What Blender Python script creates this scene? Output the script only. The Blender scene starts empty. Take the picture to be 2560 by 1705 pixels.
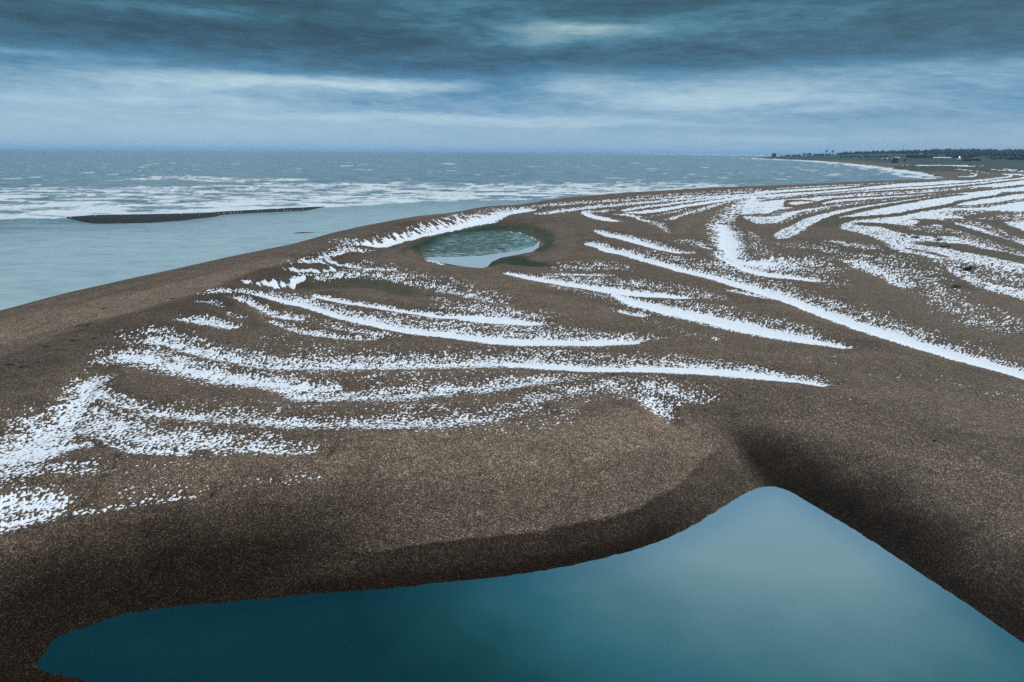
import bpy, bmesh, math, random
import numpy as np
from mathutils import Matrix, Vector

random.seed(7)
rng = np.random.default_rng(11)
S = bpy.context.scene
COL = S.collection

# ----------------------------------------------------------------- camera
H = 25.0                       # drone height over the water (m)
FPX = 2560 * 24 / 36           # focal length in photo pixels
PITCH = math.atan((852.5 - 377.8) / FPX)
ROLL = math.radians(0.376)
cf = np.array([0, math.cos(PITCH), -math.sin(PITCH)])
_r0 = np.array([1.0, 0, 0])
_u0 = np.array([0, math.sin(PITCH), math.cos(PITCH)])
cr = math.cos(ROLL) * _r0 + math.sin(ROLL) * _u0
cu = math.cos(ROLL) * _u0 - math.sin(ROLL) * _r0
cam = bpy.data.cameras.new('camera')
cam.lens, cam.sensor_width = 24, 36
cam.clip_start, cam.clip_end = 0.5, 120000
camo = bpy.data.objects.new('camera', cam)
camo.matrix_world = Matrix(((cr[0], cu[0], -cf[0], 0), (cr[1], cu[1], -cf[1], 0), (cr[2], cu[2], -cf[2], H), (0, 0, 0, 1)))
COL.objects.link(camo)
S.camera = camo

S.view_settings.view_transform = 'Standard'
S.view_settings.look = 'None'
S.view_settings.gamma = 1
S.view_settings.use_curve_mapping = False
S.view_settings.exposure = 1.42
S.cycles.max_bounces = 5
S.cycles.diffuse_bounces = 2
S.cycles.glossy_bounces = 2
S.cycles.volume_bounces = 1
S.cycles.use_denoising = False
S.cycles.sample_clamp_indirect = 4


def ray(px, py):
    px, py = np.asarray(px, float), np.asarray(py, float)
    return cf + np.multiply.outer((px - 1280) / FPX, cr) + np.multiply.outer((852.5 - py) / FPX, cu)


# -------------------------------------------------------------- node helper
class NT:
    def __init__(self, tree):
        self.t = tree
        tree.nodes.clear()

    def n(self, typ, **kw):
        nd = self.t.nodes.new(typ)
        for k, v in kw.items():
            if k.startswith('i_'):
                nd.inputs[k[2:].replace('_', ' ')].default_value = v
            else:
                setattr(nd, k, v)
        return nd

    def l(self, a, b):
        self.t.links.new(a, b)

    def put(self, sock, v):
        if isinstance(v, bpy.types.NodeSocket):
            self.t.links.new(v, sock)
        else:
            sock.default_value = v

    def m(self, op, a, b=None, c=None, clamp=False):
        nd = self.t.nodes.new('ShaderNodeMath')
        nd.operation, nd.use_clamp = op, clamp
        for k, v in enumerate((a, b, c)):
            if v is not None:
                self.put(nd.inputs[k], v)
        return nd.outputs[0]

    def mix(self, f, a, b, typ='MIX'):
        nd = self.t.nodes.new('ShaderNodeMix')
        nd.data_type, nd.blend_type, nd.clamp_factor = 'RGBA', typ, True
        self.put(nd.inputs[0], f)
        self.put(nd.inputs[6], a if isinstance(a, bpy.types.NodeSocket) else (*a, 1))
        self.put(nd.inputs[7], b if isinstance(b, bpy.types.NodeSocket) else (*b, 1))
        return nd.outputs[2]

    def ramp(self, f, stops, interp='LINEAR'):
        nd = self.t.nodes.new('ShaderNodeValToRGB')
        nd.color_ramp.interpolation = interp
        el = nd.color_ramp.elements
        while len(el) < len(stops):
            el.new(0.5)
        for e, (p, c) in zip(el, stops):
            e.position, e.color = p, (*c, 1)
        self.put(nd.inputs[0], f)
        return nd.outputs[0]

    def noise(self, vec, scale, detail=3, rough=0.5, dist=0.0):
        nd = self.t.nodes.new('ShaderNodeTexNoise')
        nd.inputs['Scale'].default_value = scale
        nd.inputs['Detail'].default_value = detail
        nd.inputs['Roughness'].default_value = rough
        nd.inputs['Distortion'].default_value = dist
        if vec is not None:
            self.t.links.new(vec, nd.inputs['Vector'])
        return nd.outputs[0]

    def attr(self, name):
        nd = self.t.nodes.new('ShaderNodeAttribute')
        nd.attribute_name = name
        return nd.outputs['Fac']

    def scaled(self, vec, s):
        nd = self.t.nodes.new('ShaderNodeVectorMath')
        nd.operation = 'MULTIPLY'
        self.t.links.new(vec, nd.inputs[0])
        nd.inputs[1].default_value = s
        return nd.outputs[0]


# ---------------------------------------------------------------- sun + sky
SUN_EL, SUN_AZ = math.radians(44), math.radians(82)     # azimuth measured from +Y towards +X
sd = Vector((math.cos(SUN_EL) * math.sin(SUN_AZ), math.cos(SUN_EL) * math.cos(SUN_AZ), math.sin(SUN_EL)))
sun = bpy.data.lights.new('sun', 'SUN')
sun.energy, sun.angle, sun.color = 1.5, math.radians(20), (0.93, 0.965, 1.0)
suno = bpy.data.objects.new('sun', sun)
suno.rotation_euler = sd.to_track_quat('Z', 'Y').to_euler()
COL.objects.link(suno)

SKY_STRENGTH = 0.1
CLOUD = 0.83        # brightness of the cloud deck
W = bpy.data.worlds.new('World')
S.world = W
W.use_nodes = True
w = NT(W.node_tree)
tc = w.n('ShaderNodeTexCoord')
sky = w.n('ShaderNodeTexSky', sky_type='NISHITA', sun_disc=False, sun_elevation=SUN_EL, sun_rotation=SUN_AZ)
sep = w.n('ShaderNodeSeparateXYZ')
w.l(tc.outputs['Generated'], sep.inputs[0])
az = w.m('ARCTAN2', sep.outputs[0], sep.outputs[1])
el = w.m('ARCSINE', sep.outputs[2])
# streaky wind-drawn warp so that the cloud banks get frayed edges
cv = w.n('ShaderNodeCombineXYZ')
w.l(w.m('MULTIPLY', az, 3.8), cv.inputs[0])
w.l(w.m('MULTIPLY', w.m('ADD', el, w.m('MULTIPLY', az, 0.03)), 21.0), cv.inputs[1])
n1 = w.noise(cv.outputs[0], 1.6, 6, 0.58, 0.4)
n2 = w.noise(cv.outputs[0], 4.7, 5, 0.6, 0.2)
n3 = w.noise(w.scaled(cv.outputs[0], (1.2, 0.55, 1)), 0.9, 4, 0.55, 0.6)
azw = w.m('ADD', az, w.m('MULTIPLY', w.m('SUBTRACT', n3, 0.5), 0.16))
elw = w.m('ADD', el, w.m('MULTIPLY', w.m('SUBTRACT', n1, 0.5), 0.034))


def azel(px, py):
    d = ray(px, py)
    return math.atan2(d[0], d[1]), math.atan2(d[2], math.hypot(d[0], d[1]))


# overall brightness by height over the horizon
V = w.n('ShaderNodeFloatCurve')
cvv = V.mapping.curves[0]
pts = [(0.0, .56), (.024, .55), (.040, .47), (.055, .38), (.075, .30), (.10, .245), (.13, .20), (.155, .18), (.20, .155), (.40, .16), (.7, .2), (1.0, .22)]
while len(cvv.points) < len(pts):
    cvv.points.new(0.5, 0.5)
for p, q in zip(cvv.points, pts):
    p.location = q
V.mapping.update()
w.l(w.m('MAXIMUM', w.m('ADD', elw, -0.0), 0.0), V.inputs['Value'])
val = V.outputs[0]
BLOBS = [  # photo x, y, half width, half height, strength
    (300, 275, 480, 50, .07), (650, 203, 330, 15, .32), (430, 238, 330, 26, .16), (900, 205, 160, 8, .12), (1120, 296, 420, 7, .17), (1430, 312, 330, 6, .12),
    (1415, 82, 190, 22, .34), (1450, 68, 80, 9, .16), (1760, 240, 310, 30, .26), (1430, 205, 110, 26, .20), (1950, 255, 260, 16, .10),
    (2300, 178, 420, 26, .16), (1900, 350, 190, 7, .07), (480, 26, 130, 10, .16), (1150, 20, 190, 22, .13), (60, 135, 120, 8, .16),
    (1050, 215, 180, 10, .10), (400, 148, 170, 9, .08), (1750, 45, 230, 22, .10), (2050, 30, 260, 22, .06),
    (330, 85, 420, 34, -.11), (900, 105, 300, 26, -.10), (2260, 120, 430, 22, -.14), (1180, 165, 300, 22, -.10), (1310, 222, 90, 20, -.16),
    (2150, 300, 430, 45, -.07), (1640, 150, 260, 22, -.08), (1560, 30, 130, 16, -.09), (1000, 165, 260, 14, -.06), (820, 10, 200, 12, -.06), (2500, 5, 300, 14, -.06)]
for bx, by, rx, ry, amp in BLOBS:
    a, e = azel(bx, by)
    ra, re = rx / FPX, ry / FPX * 1.05
    dx = w.m('DIVIDE', w.m('SUBTRACT', azw, a), ra)
    dy = w.m('DIVIDE', w.m('SUBTRACT', elw, e), re)
    q = w.m('ADD', w.m('MULTIPLY', dx, dx), w.m('MULTIPLY', dy, dy))
    g = w.m('POWER', 2.718, w.m('MULTIPLY', q, -0.8))
    amp *= 1.25 if amp > 0 else 1.15
    val = w.m('ADD', val, w.m('MULTIPLY', g, amp))
amp_el = w.m('MULTIPLY', w.m('SMOOTH_MIN', w.m('MULTIPLY', el, 15.0), 1.0, 0.3), 1.0)
val = w.m('ADD', val, w.m('MULTIPLY', w.m('MULTIPLY', w.m('SUBTRACT', n1, 0.5), 0.42), amp_el))
val = w.m('ADD', val, w.m('MULTIPLY', w.m('MULTIPLY', w.m('SUBTRACT', n2, 0.5), 0.42), amp_el))
n4 = w.noise(w.scaled(cv.outputs[0], (1.0, 1.5, 1)), 12.0, 4, 0.62, 0.3)
val = w.m('ADD', val, w.m('MULTIPLY', w.m('MULTIPLY', w.m('SUBTRACT', n4, 0.5), 0.22), amp_el))
# cloud colours (radiance as it leaves the cloud, before SKY_STRENGTH)
low = w.ramp(val, [(0.0, (.012, .060, .12)), (.3, (.042, .118, .20)), (.55, (.130, .208, .278)), (.8, (.21, .29, .335)), (1.0, (.29, .34, .37))])
high = w.ramp(val, [(0.0, (.007, .022, .031)), (.2, (.013, .046, .068)), (.4, (.030, .092, .132)), (.65, (.105, .17, .19)), (1.0, (.25, .30, .31))])
hm = w.n('ShaderNodeMapRange', interpolation_type='SMOOTHSTEP')
hm.inputs['From Min'].default_value, hm.inputs['From Max'].default_value = .05, .17
w.l(el, hm.inputs['Value'])
cloud = w.mix(hm.outputs[0], low, high)
# a thin share of the clear sky shows through the cloud deck
cl10 = w.n('ShaderNodeVectorMath', operation='SCALE')
w.l(cloud, cl10.inputs[0])
cl10.inputs['Scale'].default_value = CLOUD / SKY_STRENGTH
final = w.mix(0.97, sky.outputs[0], cl10.outputs[0])
bg = w.n('ShaderNodeBackground')
w.l(final, bg.inputs['Color'])
bg.inputs['Strength'].default_value = SKY_STRENGTH
wo = w.n('ShaderNodeOutputWorld')
w.l(bg.outputs[0], wo.inputs['Surface'])


# ============================================================ numpy utilities
def smooth(a, b, x):
    t = np.clip((x - a) / (b - a), 0, 1)
    return t * t * (3 - 2 * t)


_perm = rng.permutation(1024)
_grad = rng.random(1024)


def vnoise(x, y, seed=0):
    """gradient noise, about -0.7..0.7"""
    xi, yi = np.floor(x).astype(np.int64), np.floor(y).astype(np.int64)
    fx, fy = x - xi, y - yi
    ux, uy = fx * fx * fx * (fx * (fx * 6 - 15) + 10), fy * fy * fy * (fy * (fy * 6 - 15) + 10)

    def g(ix, iy, dx, dy):
        h = _perm[(_perm[(ix + seed * 57) & 1023] + iy) & 1023]
        a = _grad[h] * 2 * np.pi
        return np.cos(a) * dx + np.sin(a) * dy
    n00, n10 = g(xi, yi, fx, fy), g(xi + 1, yi, fx - 1, fy)
    n01, n11 = g(xi, yi + 1, fx, fy - 1), g(xi + 1, yi + 1, fx - 1, fy - 1)
    return (n00 * (1 - ux) + n10 * ux) * (1 - uy) + (n01 * (1 - ux) + n11 * ux) * uy


def fbm(x, y, octs=4, gain=0.5, seed=0):
    s, a, f = 0, 1.0, 1.0
    for k in range(octs):
        s = s + a * vnoise(x * f + 13.7 * k, y * f - 7.1 * k, seed + k)
        a *= gain
        f *= 2.03
    return s


def to_uniform(n):
    q = np.quantile(n.ravel()[::max(1, n.size // 40000)], np.linspace(0, 1, 101))
    return np.interp(n, q, np.linspace(0, 1, 101))


def on_plane(px, py, z=0.0):
    """the point of the plane at height z seen at a photo pixel"""
    d = ray(px, py)
    t = (z - H) / d[..., 2]
    return d[..., :2] * t[..., None]


def dist_poly(x, y, P, closed=False):
    d2 = np.full(x.shape, 1e18)
    Q = np.vstack([P, P[:1]]) if closed else P
    for a, b in zip(Q[:-1], Q[1:]):
        ab = b - a
        L = ab @ ab + 1e-12
        t = np.clip(((x - a[0]) * ab[0] + (y - a[1]) * ab[1]) / L, 0, 1)
        dd = (x - a[0] - t * ab[0]) ** 2 + (y - a[1] - t * ab[1]) ** 2
        np.minimum(d2, dd, out=d2)
    return np.sqrt(d2)


def inside(x, y, P):
    c = np.zeros(x.shape, bool)
    Q = np.vstack([P, P[:1]])
    for a, b in zip(Q[:-1], Q[1:]):
        if a[1] == b[1]:
            continue
        cond = (a[1] > y) != (b[1] > y)
        c ^= cond & (x < (b[0] - a[0]) * (y - a[1]) / (b[1] - a[1]) + a[0])
    return c


def sdf(x, y, P):
    d = dist_poly(x, y, P, True)
    return np.where(inside(x, y, P), -d, d)


def catmull(P, n=4):
    P = np.asarray(P, float)
    if len(P) < 3:
        t = np.linspace(0, 1, n + 1)[:, None]
        return P[0] * (1 - t) + P[-1] * t
    Q = np.vstack([2 * P[0] - P[1], P, 2 * P[-1] - P[-2]])
    out = []
    for i in range(1, len(Q) - 2):
        p0, p1, p2, p3 = Q[i - 1:i + 3]
        for t in np.arange(n) / n:
            out.append(0.5 * (2 * p1 + (p2 - p0) * t + (2 * p0 - 5 * p1 + 4 * p2 - p3) * t * t + (3 * p1 - p0 - 3 * p2 + p3) * t ** 3))
    out.append(P[-1])
    return np.array(out)


# ========================================================== the lie of the land
SHORE = [(-700, 1000), (-300, 868), (0, 781), (191, 733), (382, 690), (573, 648), (707, 619), (802, 593), (915, 568), (999, 553), (1098, 540), (1182, 523),
         (1259, 518), (1354, 503), (1450, 492), (1564, 483), (1700, 474), (1775, 470), (1927, 464), (2080, 457), (2233, 451), (2335, 447.5),
         (2350, 444), (2340, 439), (2310, 432), (2256, 425), (2195, 416.5), (2138, 410.5), (2042, 402.5), (1966, 398.5), (1897, 396.2), (1882, 395)]
shore = on_plane(*catmull(SHORE, 3).T)
tip = shore[-1]
sea_poly = np.vstack([shore, [tip + (25, 60), tip + (200, 250), tip + (900, 900), (9000, 14000), (60000, 90000), (-90000, 90000), (-90000, -300), (-140, -60)]])

LAGOON = [(600, 1850), (400, 1765), (229, 1706), (145, 1686), (98, 1673), (92, 1662), (115, 1628), (134, 1601), (172, 1582), (229, 1563), (287, 1540), (382, 1523), (516, 1510),
          (650, 1498), (764, 1486), (953, 1473), (1106, 1456), (1259, 1441), (1411, 1416), (1526, 1391), (1641, 1357), (1736, 1311), (1813, 1263),
          (1874, 1227), (1927, 1216), (1966, 1225), (2004, 1245), (2061, 1280), (2138, 1326), (2233, 1387), (2329, 1452), (2424, 1513), (2501, 1567), (2560, 1609), (2900, 1850)]
lagoon = on_plane(*catmull(LAGOON, 3).T)
lagoon = np.vstack([lagoon, [(30, 6), (24, -14), (-4, -14), (-9, 4)]])

POND = [(1026, 620), (1045, 609), (1075, 597), (1110, 586), (1160, 576), (1200, 569), (1233, 564), (1258, 569), (1285, 578), (1311, 584), (1336, 595), (1347, 603), (1343, 616), (1328, 629),
        (1290, 637), (1252, 644), (1232, 653), (1220, 664), (1205, 669), (1165, 666), (1106, 656), (1070, 645), (1040, 634)]
ZP = 0.35
pond = on_plane(*catmull(POND + POND[:1], 3).T, ZP)[:-1]
GULLY = on_plane(np.array([1925, 1900, 1868, 1835, 1780, 1720]), np.array([1225, 1170, 1120, 1080, 1045, 1030]), 1.0)
HOLLOW = on_plane(np.array([760, 850, 930, 1020]), np.array([720, 714, 716, 735]), 1.8)


def base(x, y):
    """height of the beach without its small storm ridges, plus signed distances"""
    shp = x.shape
    x, y = x.ravel(), y.ravel()
    r = np.hypot(x, y)
    ds = sdf(x, y, sea_poly)
    slope_len = np.clip(14 + (r - 250) * 0.13, 14, 160)
    t = np.clip(ds / slope_len, 0, 1)
    fs = np.where(ds > 0, 1 - (1 - t) ** 2, 0)
    under = np.where(ds < 0, np.maximum(ds * 0.10, -4.0), 0)
    dl = np.full(x.shape, 99.0)
    k = (r < 160) & (y > -40)
    dl[k] = sdf(x[k], y[k], lagoon)
    dp = np.full(x.shape, 99.0)
    k = (np.abs(x) < 90) & (y > 90) & (y < 330)
    dp[k] = sdf(x[k], y[k], pond)
    t = np.clip(dl / 22, 0, 1)
    fl = np.where(dl > 0, 1 - (1 - t) ** 2, 0)
    under = under + np.where(dl < 0, np.maximum(dl * 0.16, -1.6), 0)
    fp = smooth(0, 20, dp)
    z = 2.5 * fs * fl
    z = np.where(dp < 25, ZP + 0.02 + (z - ZP - 0.02) * fp, z)
    z = z - np.where(dp < 0, 0.06, 0)
    z = z + under
    # gully running up from the tip of the lagoon, damp hollow behind the berm
    k = (r < 120) & (dl > -2)
    dg = np.full(x.shape, 99.0)
    dg[k] = dist_poly(x[k], y[k], GULLY)
    z = z - 0.85 * np.exp(-(dg / 4.5) ** 2) * smooth(0.3, 6, dl) * smooth(75, 45, r)
    k = (r > 90) & (r < 240)
    dh = np.full(x.shape, 99.0)
    dh[k] = dist_poly(x[k], y[k], HOLLOW)
    z = z - 1.0 * np.exp(-(dh / 6.0) ** 2)
    # far country behind the bay rises to low wooded hills
    far = smooth(1900, 4600, r) * smooth(20, 500, ds) * 23 + smooth(2300, 3200, r) * smooth(5, 60, ds) * 3.5
    z = z + far
    return z.reshape(shp), ds.reshape(shp), dl.reshape(shp), dp.reshape(shp), r.reshape(shp), dg.reshape(shp), dh.reshape(shp)


def on_ground(px, py):
    """where the line of sight through a photo pixel meets the beach"""
    px, py = np.atleast_1d(np.asarray(px, float)), np.atleast_1d(np.asarray(py, float))
    z = np.full(px.shape, 1.6)
    for _ in range(4):
        p = on_plane(px, py, z)
        z = 0.35 * z + 0.65 * base(p[:, 0], p[:, 1])[0]
    return on_plane(px, py, z)


# ------------------------------------------------- the grid all sheets share
DT = 0.00118
th = np.concatenate([np.arange(0.98, 0.14, -DT), np.arange(0.14, 0.0125, -0.00072)])
th = np.concatenate([th, np.geomspace(th[-1] * 0.95, 0.0005, 60)])
R = H / np.tan(th)
AZ = np.arange(-0.80, 0.8001, 0.00128)
GX, GY = R[:, None] * np.sin(AZ)[None], R[:, None] * np.cos(AZ)[None]
NR, NC = GX.shape
Z0, DS, DL, DP, RR, DG, DH = base(GX, GY)


def window(P, margin):
    """rows and columns of the grid round a set of ground points"""
    r = np.hypot(P[:, 0], P[:, 1])
    a = np.arctan2(P[:, 0], P[:, 1])
    r0, r1 = max(r.min() - margin, 1), r.max() + margin
    rows = np.nonzero((R >= r0) & (R <= r1))[0]
    da = margin / max(r.min() - margin, 5)
    cols = np.nonzero((AZ >= a.min() - da) & (AZ <= a.max() + da))[0]
    if len(rows) == 0 or len(cols) == 0:
        return None
    return slice(rows[0], rows[-1] + 1), slice(cols[0], cols[-1] + 1)


def streak(F, dens, pts, mode='max', z=None, wob=0.0, pw=1.0, taper=False):
    """a band along a traced line: x, y, half width of the full core, fade width on its far side, fade width on its near side"""
    P = catmull(pts, 4)
    px, py = P[:, 0], P[:, 1]
    g = on_ground(px, py) if z is None else on_plane(px, py, z)
    tx, ty = np.gradient(px), np.gradient(py)
    L = np.hypot(tx, ty) + 1e-9
    nx, ny = ty / L, -tx / L
    G = np.gradient(g, axis=0)
    G /= np.linalg.norm(G, axis=1)[:, None] + 1e-9
    ds = 0.5
    qa = on_plane(px + nx * ds, py + ny * ds, 1.5 if z is None else z) - on_plane(px - nx * ds, py - ny * ds, 1.5 if z is None else z)
    mpp = np.abs(G[:, 0] * qa[:, 1] - G[:, 1] * qa[:, 0])          # metres on the ground per pixel across the band
    qb = on_plane(px + tx / L * ds, py + ty / L * ds, 1.5 if z is None else z) - on_plane(px - tx / L * ds, py - ty / L * ds, 1.5 if z is None else z)
    cap = np.maximum(mpp / (np.abs((G * qb).sum(1)) + 1e-6), 0.3)      # ends are as round as the band is wide, seen on the ground at a slant
    C, U, D = (np.maximum(P[:, k], 0.2) * mpp for k in (2, 3, 4))
    win = window(g, float((C + np.maximum(U, D)).max()) + 1)
    if win is None:
        return
    x, y = GX[win], GY[win]
    if wob:
        s = np.median(mpp)
        wx = vnoise(x / 9.0, y / 9.0, 40)
        wy = vnoise(x / 9.0, y / 9.0, 41)
        x, y = x + wx * wob, y + wy * wob
    arc = np.r_[0, np.cumsum(np.hypot(np.diff(px), np.diff(py)))]
    arc /= arc[-1]
    best = np.full(x.shape, 1e18)
    val = np.zeros(x.shape)
    for i in range(len(g) - 1):
        a, b = g[i], g[i + 1]
        ab = b - a
        l2 = ab @ ab + 1e-12
        tu = ((x - a[0]) * ab[0] + (y - a[1]) * ab[1]) / l2
        t = np.clip(tu, 0, 1)
        ex, ey = x - a[0] - t * ab[0], y - a[1] - t * ab[1]
        d2 = ex * ex + ey * ey
        if i == 0:
            d2 = d2 + np.where(tu < 0, tu * tu * l2 * (cap[0] ** 2 - 1), 0)
        if i == len(g) - 2:
            d2 = d2 + np.where(tu > 1, (tu - 1) ** 2 * l2 * (cap[-1] ** 2 - 1), 0)
        k = d2 < best
        if not k.any():
            continue
        side = (ab[0] * ey - ab[1] * ex) > 0
        c = C[i] + (C[i + 1] - C[i]) * t
        u = np.where(side, U[i] + (U[i + 1] - U[i]) * t, D[i] + (D[i + 1] - D[i]) * t)
        v = 1 - np.clip((np.sqrt(d2) - c) / np.maximum(u, 1e-3), 0, 1)
        if taper:
            sa = arc[i] + (arc[i + 1] - arc[i]) * t
            v = v * (.4 + .6 * smooth(0, .05, sa)) * (.3 + .7 * smooth(1, .84, sa))
        val = np.where(k, v, val)
        best = np.where(k, d2, best)
    v = dens * (val * val * (3 - 2 * val) * .5 + val * .5) ** pw if dens >= 0 else dens * val
    if mode == 'max':
        F[win] = np.maximum(F[win], v)
    elif mode == 'add':
        F[win] = 1 - (1 - F[win]) * (1 - np.clip(v, 0, 1))
    elif mode == 'sum':
        F[win] += v
    elif mode == 'cut':
        F[win] *= 1 - np.clip(v, 0, 1)


def T(*rows, u=6, d=3):
    """fill in the fade widths"""
    return [tuple(r) + (u, d)[len(r) - 3:] if len(r) < 5 else tuple(r) for r in rows]


def fill(F, dens, pix, soft):
    P = on_ground(*catmull(pix + pix[:1], 3)[:, :2].T)[:-1]
    win = window(P, soft + 2)
    x, y = GX[win], GY[win]
    F[win] = np.maximum(F[win], dens * smooth(soft, -soft, sdf(x, y, P)))


# ------------------------------------------------------------ how snow lies
SN = np.zeros(GX.shape)
def st(dens, *rows, u=6, d=3, mode='max', wob=0.35):
    q = T(*rows, u=u, d=d)
    q0 = q
    if dens < .96:        # broken cover thins out over its whole width
        q = [(a, b, c * .25, e * 1.6 + c * .85, f_ * 1.6 + c * .85) for a, b, c, e, f_ in q]
    else:
        q = [(a, b, c * .70, e * 1.7 + c * .5, f_ * 1.15 + c * .4) for a, b, c, e, f_ in q]
    streak(SN, dens, q, mode, wob=wob, pw=1.6 if dens < .96 else 1.3, taper=dens < .96 and np.mean([a[1] for a in q]) > 600)
    if dens > .35:
        streak(REL, min(1, dens), [(a, b, c * .3, e + c + 14, f_ + c + 9) for a, b, c, e, f_ in q0], 'max', wob=wob)


REL = np.zeros(GX.shape)
# snowfield among the ridges on the right, with the bare crests cut out of it
fill(SN, .88, [(1870, 484), (1950, 471), (2100, 463), (2233, 457), (2350, 452), (2450, 450), (2560, 446), (2680, 443), (2720, 800), (2560, 752), (2480, 732), (2420, 708), (2372, 678), (2310, 642),
                (2250, 631), (2190, 598), (2130, 580), (2098, 572), (2108, 560), (2128, 548), (2080, 548), (2030, 566), (1980, 592), (1945, 598), (1925, 580), (1935, 560), (1890, 560), (1850, 535), (1862, 505)], 1.0)
cut = lambda dens, *rows, u=2, d=2: streak(SN, dens, T(*rows, u=u, d=d), 'cut', wob=0.5)
cut(.95, (1860, 487, 1), (2000, 480, 1), (2110, 472, 1.2), (2165, 466, 1.2), (2270, 456, 1), (2390, 447, 1), u=1.2, d=1.2)
cut(.9, (1880, 478, .6), (2000, 471, 1), (2100, 465.5, .8), (2250, 458, .6), (2350, 453, .8), u=1, d=1)
cut(.95, (1900, 503, 1), (1988, 495, 1.4), (2110, 485, 1.4), (2219, 478, 1.2), (2328, 472, 1.2), (2436, 463, 1.2), (2559, 449, 1.2), (2640, 440, 1), u=1.3, d=1.3)
cut(.9, (1988, 490, .6), (2110, 480, .7), (2240, 470, .7), (2360, 462, .7), (2480, 452, .7), u=1, d=1)
cut(.95, (2040, 504, 2), (1985, 503, 2), (1965, 509, 3), (1990, 516, 3), (2034, 510, 3.5), (2083, 499, 2), (2192, 491, 1.4), (2300, 485, 1.4), (2409, 476, 1.3), (2480, 468, 1), u=1.5, d=1.5)
cut(.8, (1870, 540, 3), (1928, 537, 4), (1953, 530, 4), (2029, 518, 2.5), (2137, 505, 2), (2246, 496, 1.5), (2330, 488, 1), u=2, d=2)
cut(.98, (1900, 590, 12), (1934, 575, 7), (1974, 560, 5), (2015, 542, 4), (2083, 526, 2.5), (2165, 512, 2.2), (2246, 501, 1.8), (2355, 486, 1.5), (2463, 475, 1.5), (2518, 469, 1.5), (2600, 460, 1), u=2, d=1.5)
cut(.6, (1950, 565, 8), (2010, 538, 7), (2060, 526, 4), (2120, 515, 3), (2200, 503, 2), u=2, d=2)
cut(.98, (2030, 570, 6), (2062, 553, 5), (2097, 540, 4), (2151, 527, 3.5), (2192, 519, 3), (2273, 505, 2), (2355, 492, 1.6), (2409, 486, 1.2), u=2, d=2)
cut(.98, (2090, 553, 6), (2125, 548, 4), (2165, 545, 3), (2246, 537, 3), (2300, 527, 3), (2368, 515, 3.2), (2400, 505, 3), (2436, 499, 1.8), (2491, 491, 2.5), (2530, 484, 3), (2590, 480, 2), u=2, d=2)
cut(.95, (2170, 562, 3), (2219, 567, 5), (2260, 578, 5), (2314, 586, 4), (2368, 589, 2), u=4, d=2)
cut(.96, (2306, 563, 6), (2330, 556, 7), (2345, 556, 6), (2382, 567, 5), (2436, 583, 5), (2491, 600, 6), (2559, 623, 6), (2640, 650, 6), u=3, d=3)
cut(.6, (2320, 572, 9), (2382, 581, 9), (2436, 597, 8), (2491, 613, 7), (2560, 635, 6), u=3, d=6)
cut(.96, (2500, 531, 3), (2460, 538, 4), (2425, 548, 7), (2470, 554, 8), (2518, 573, 8), (2559, 590, 7), (2640, 620, 7), u=3, d=3)
cut(.6, (2410, 552, 8), (2470, 567, 9), (2518, 587, 8), (2560, 604, 7), u=2, d=5)
cut(.95, (2333, 611, 4), (2382, 617, 7), (2436, 628, 7), (2491, 638, 7), (2559, 652, 8), (2640, 668, 8), u=3, d=3)
cut(.7, (2360, 521, 1), (2400, 518, 3), (2463, 514, 3), (2559, 500, 3), (2600, 495, 2), u=2, d=2)
cut(.85, (2268, 621, 1.2), (2328, 635, 2), (2370, 645, 1), u=1.5, d=1.5)
cut(.55, (2330, 650, 6), (2430, 672, 10), (2560, 706, 12), (2640, 730, 12), u=7, d=7)
cut(.7, (2430, 690, 2), (2500, 712, 3), (2560, 725, 2), u=3, d=3)
cut(.6, (2540, 540, 10), (2600, 545, 14), u=5, d=5)
cut(.35, (1900, 497, 3), (2060, 490, 3), (2240, 481, 3), (2440, 468, 3), u=2, d=2)
# pieces of the far bay
st(1, (2400, 442.5, .9), (2422, 441, 1.2), (2438, 438.5, 1.4), (2440, 435.5, 1), (2426, 432.5, .6), u=.6, d=.6)
st(1, (2429, 451, .8), (2490, 445.5, 1.2), (2521, 441.5, 1.4), (2526, 438, 1.2), (2503, 433.5, .7), u=.6, d=.6)
st(1, (2540, 447, 1.2), (2575, 443, 1.6), (2600, 440, 1.2), (2560, 437, 1.4), (2536, 435, .8), u=.6, d=.6)
st(.95, (2353, 413.8, 1.2), (2391, 414.2, 1.6), (2429, 416.2, 1.2), u=.6, d=.6)
st(.9, (2467, 422.2, .8), (2487, 424, .8), (2540, 428, .7), (2600, 433, .8), u=.5, d=.5)
st(.8, (2396, 423, .4), (2440, 428, .4), (2470, 433, .4), u=.4, d=.4)
st(.8, (2490, 421, .6), (2560, 426.5, .8), u=.5, d=.5)
# near-left fan
st(.93, (240, 925, 16), (215, 960, 30), (190, 1010, 46), (150, 1065, 56), (70, 1120, 60), (-80, 1180, 60), (-300, 1260, 60), u=24, d=26)
st(.72, (120, 1060, 50), (230, 1060, 52), (330, 1085, 40), (450, 1105, 26), (600, 1120, 14), (760, 1128, 8), u=26, d=16)
st(.95, (-60, 1158, 20), (60, 1142, 20), (130, 1122, 17), (200, 1112, 12), (245, 1122, 5), u=12, d=20)
st(.74, (200, 962, 16), (290, 1000, 10), (380, 1027, 8), (480, 1040, 7), (600, 1050, 8), (700, 1060, 8), (800, 1064, 8), (900, 1062, 9), (1000, 1060, 10), (1100, 1060, 9), (1220, 1050, 8), (1360, 1030, 6), u=15, d=13)
st(.75, (200, 1005, 14), (280, 1047, 11), (350, 1078, 10), (430, 1100, 10), (520, 1112, 8), (620, 1124, 8), (720, 1130, 6), (820, 1132, 4), u=16, d=10)
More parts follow.
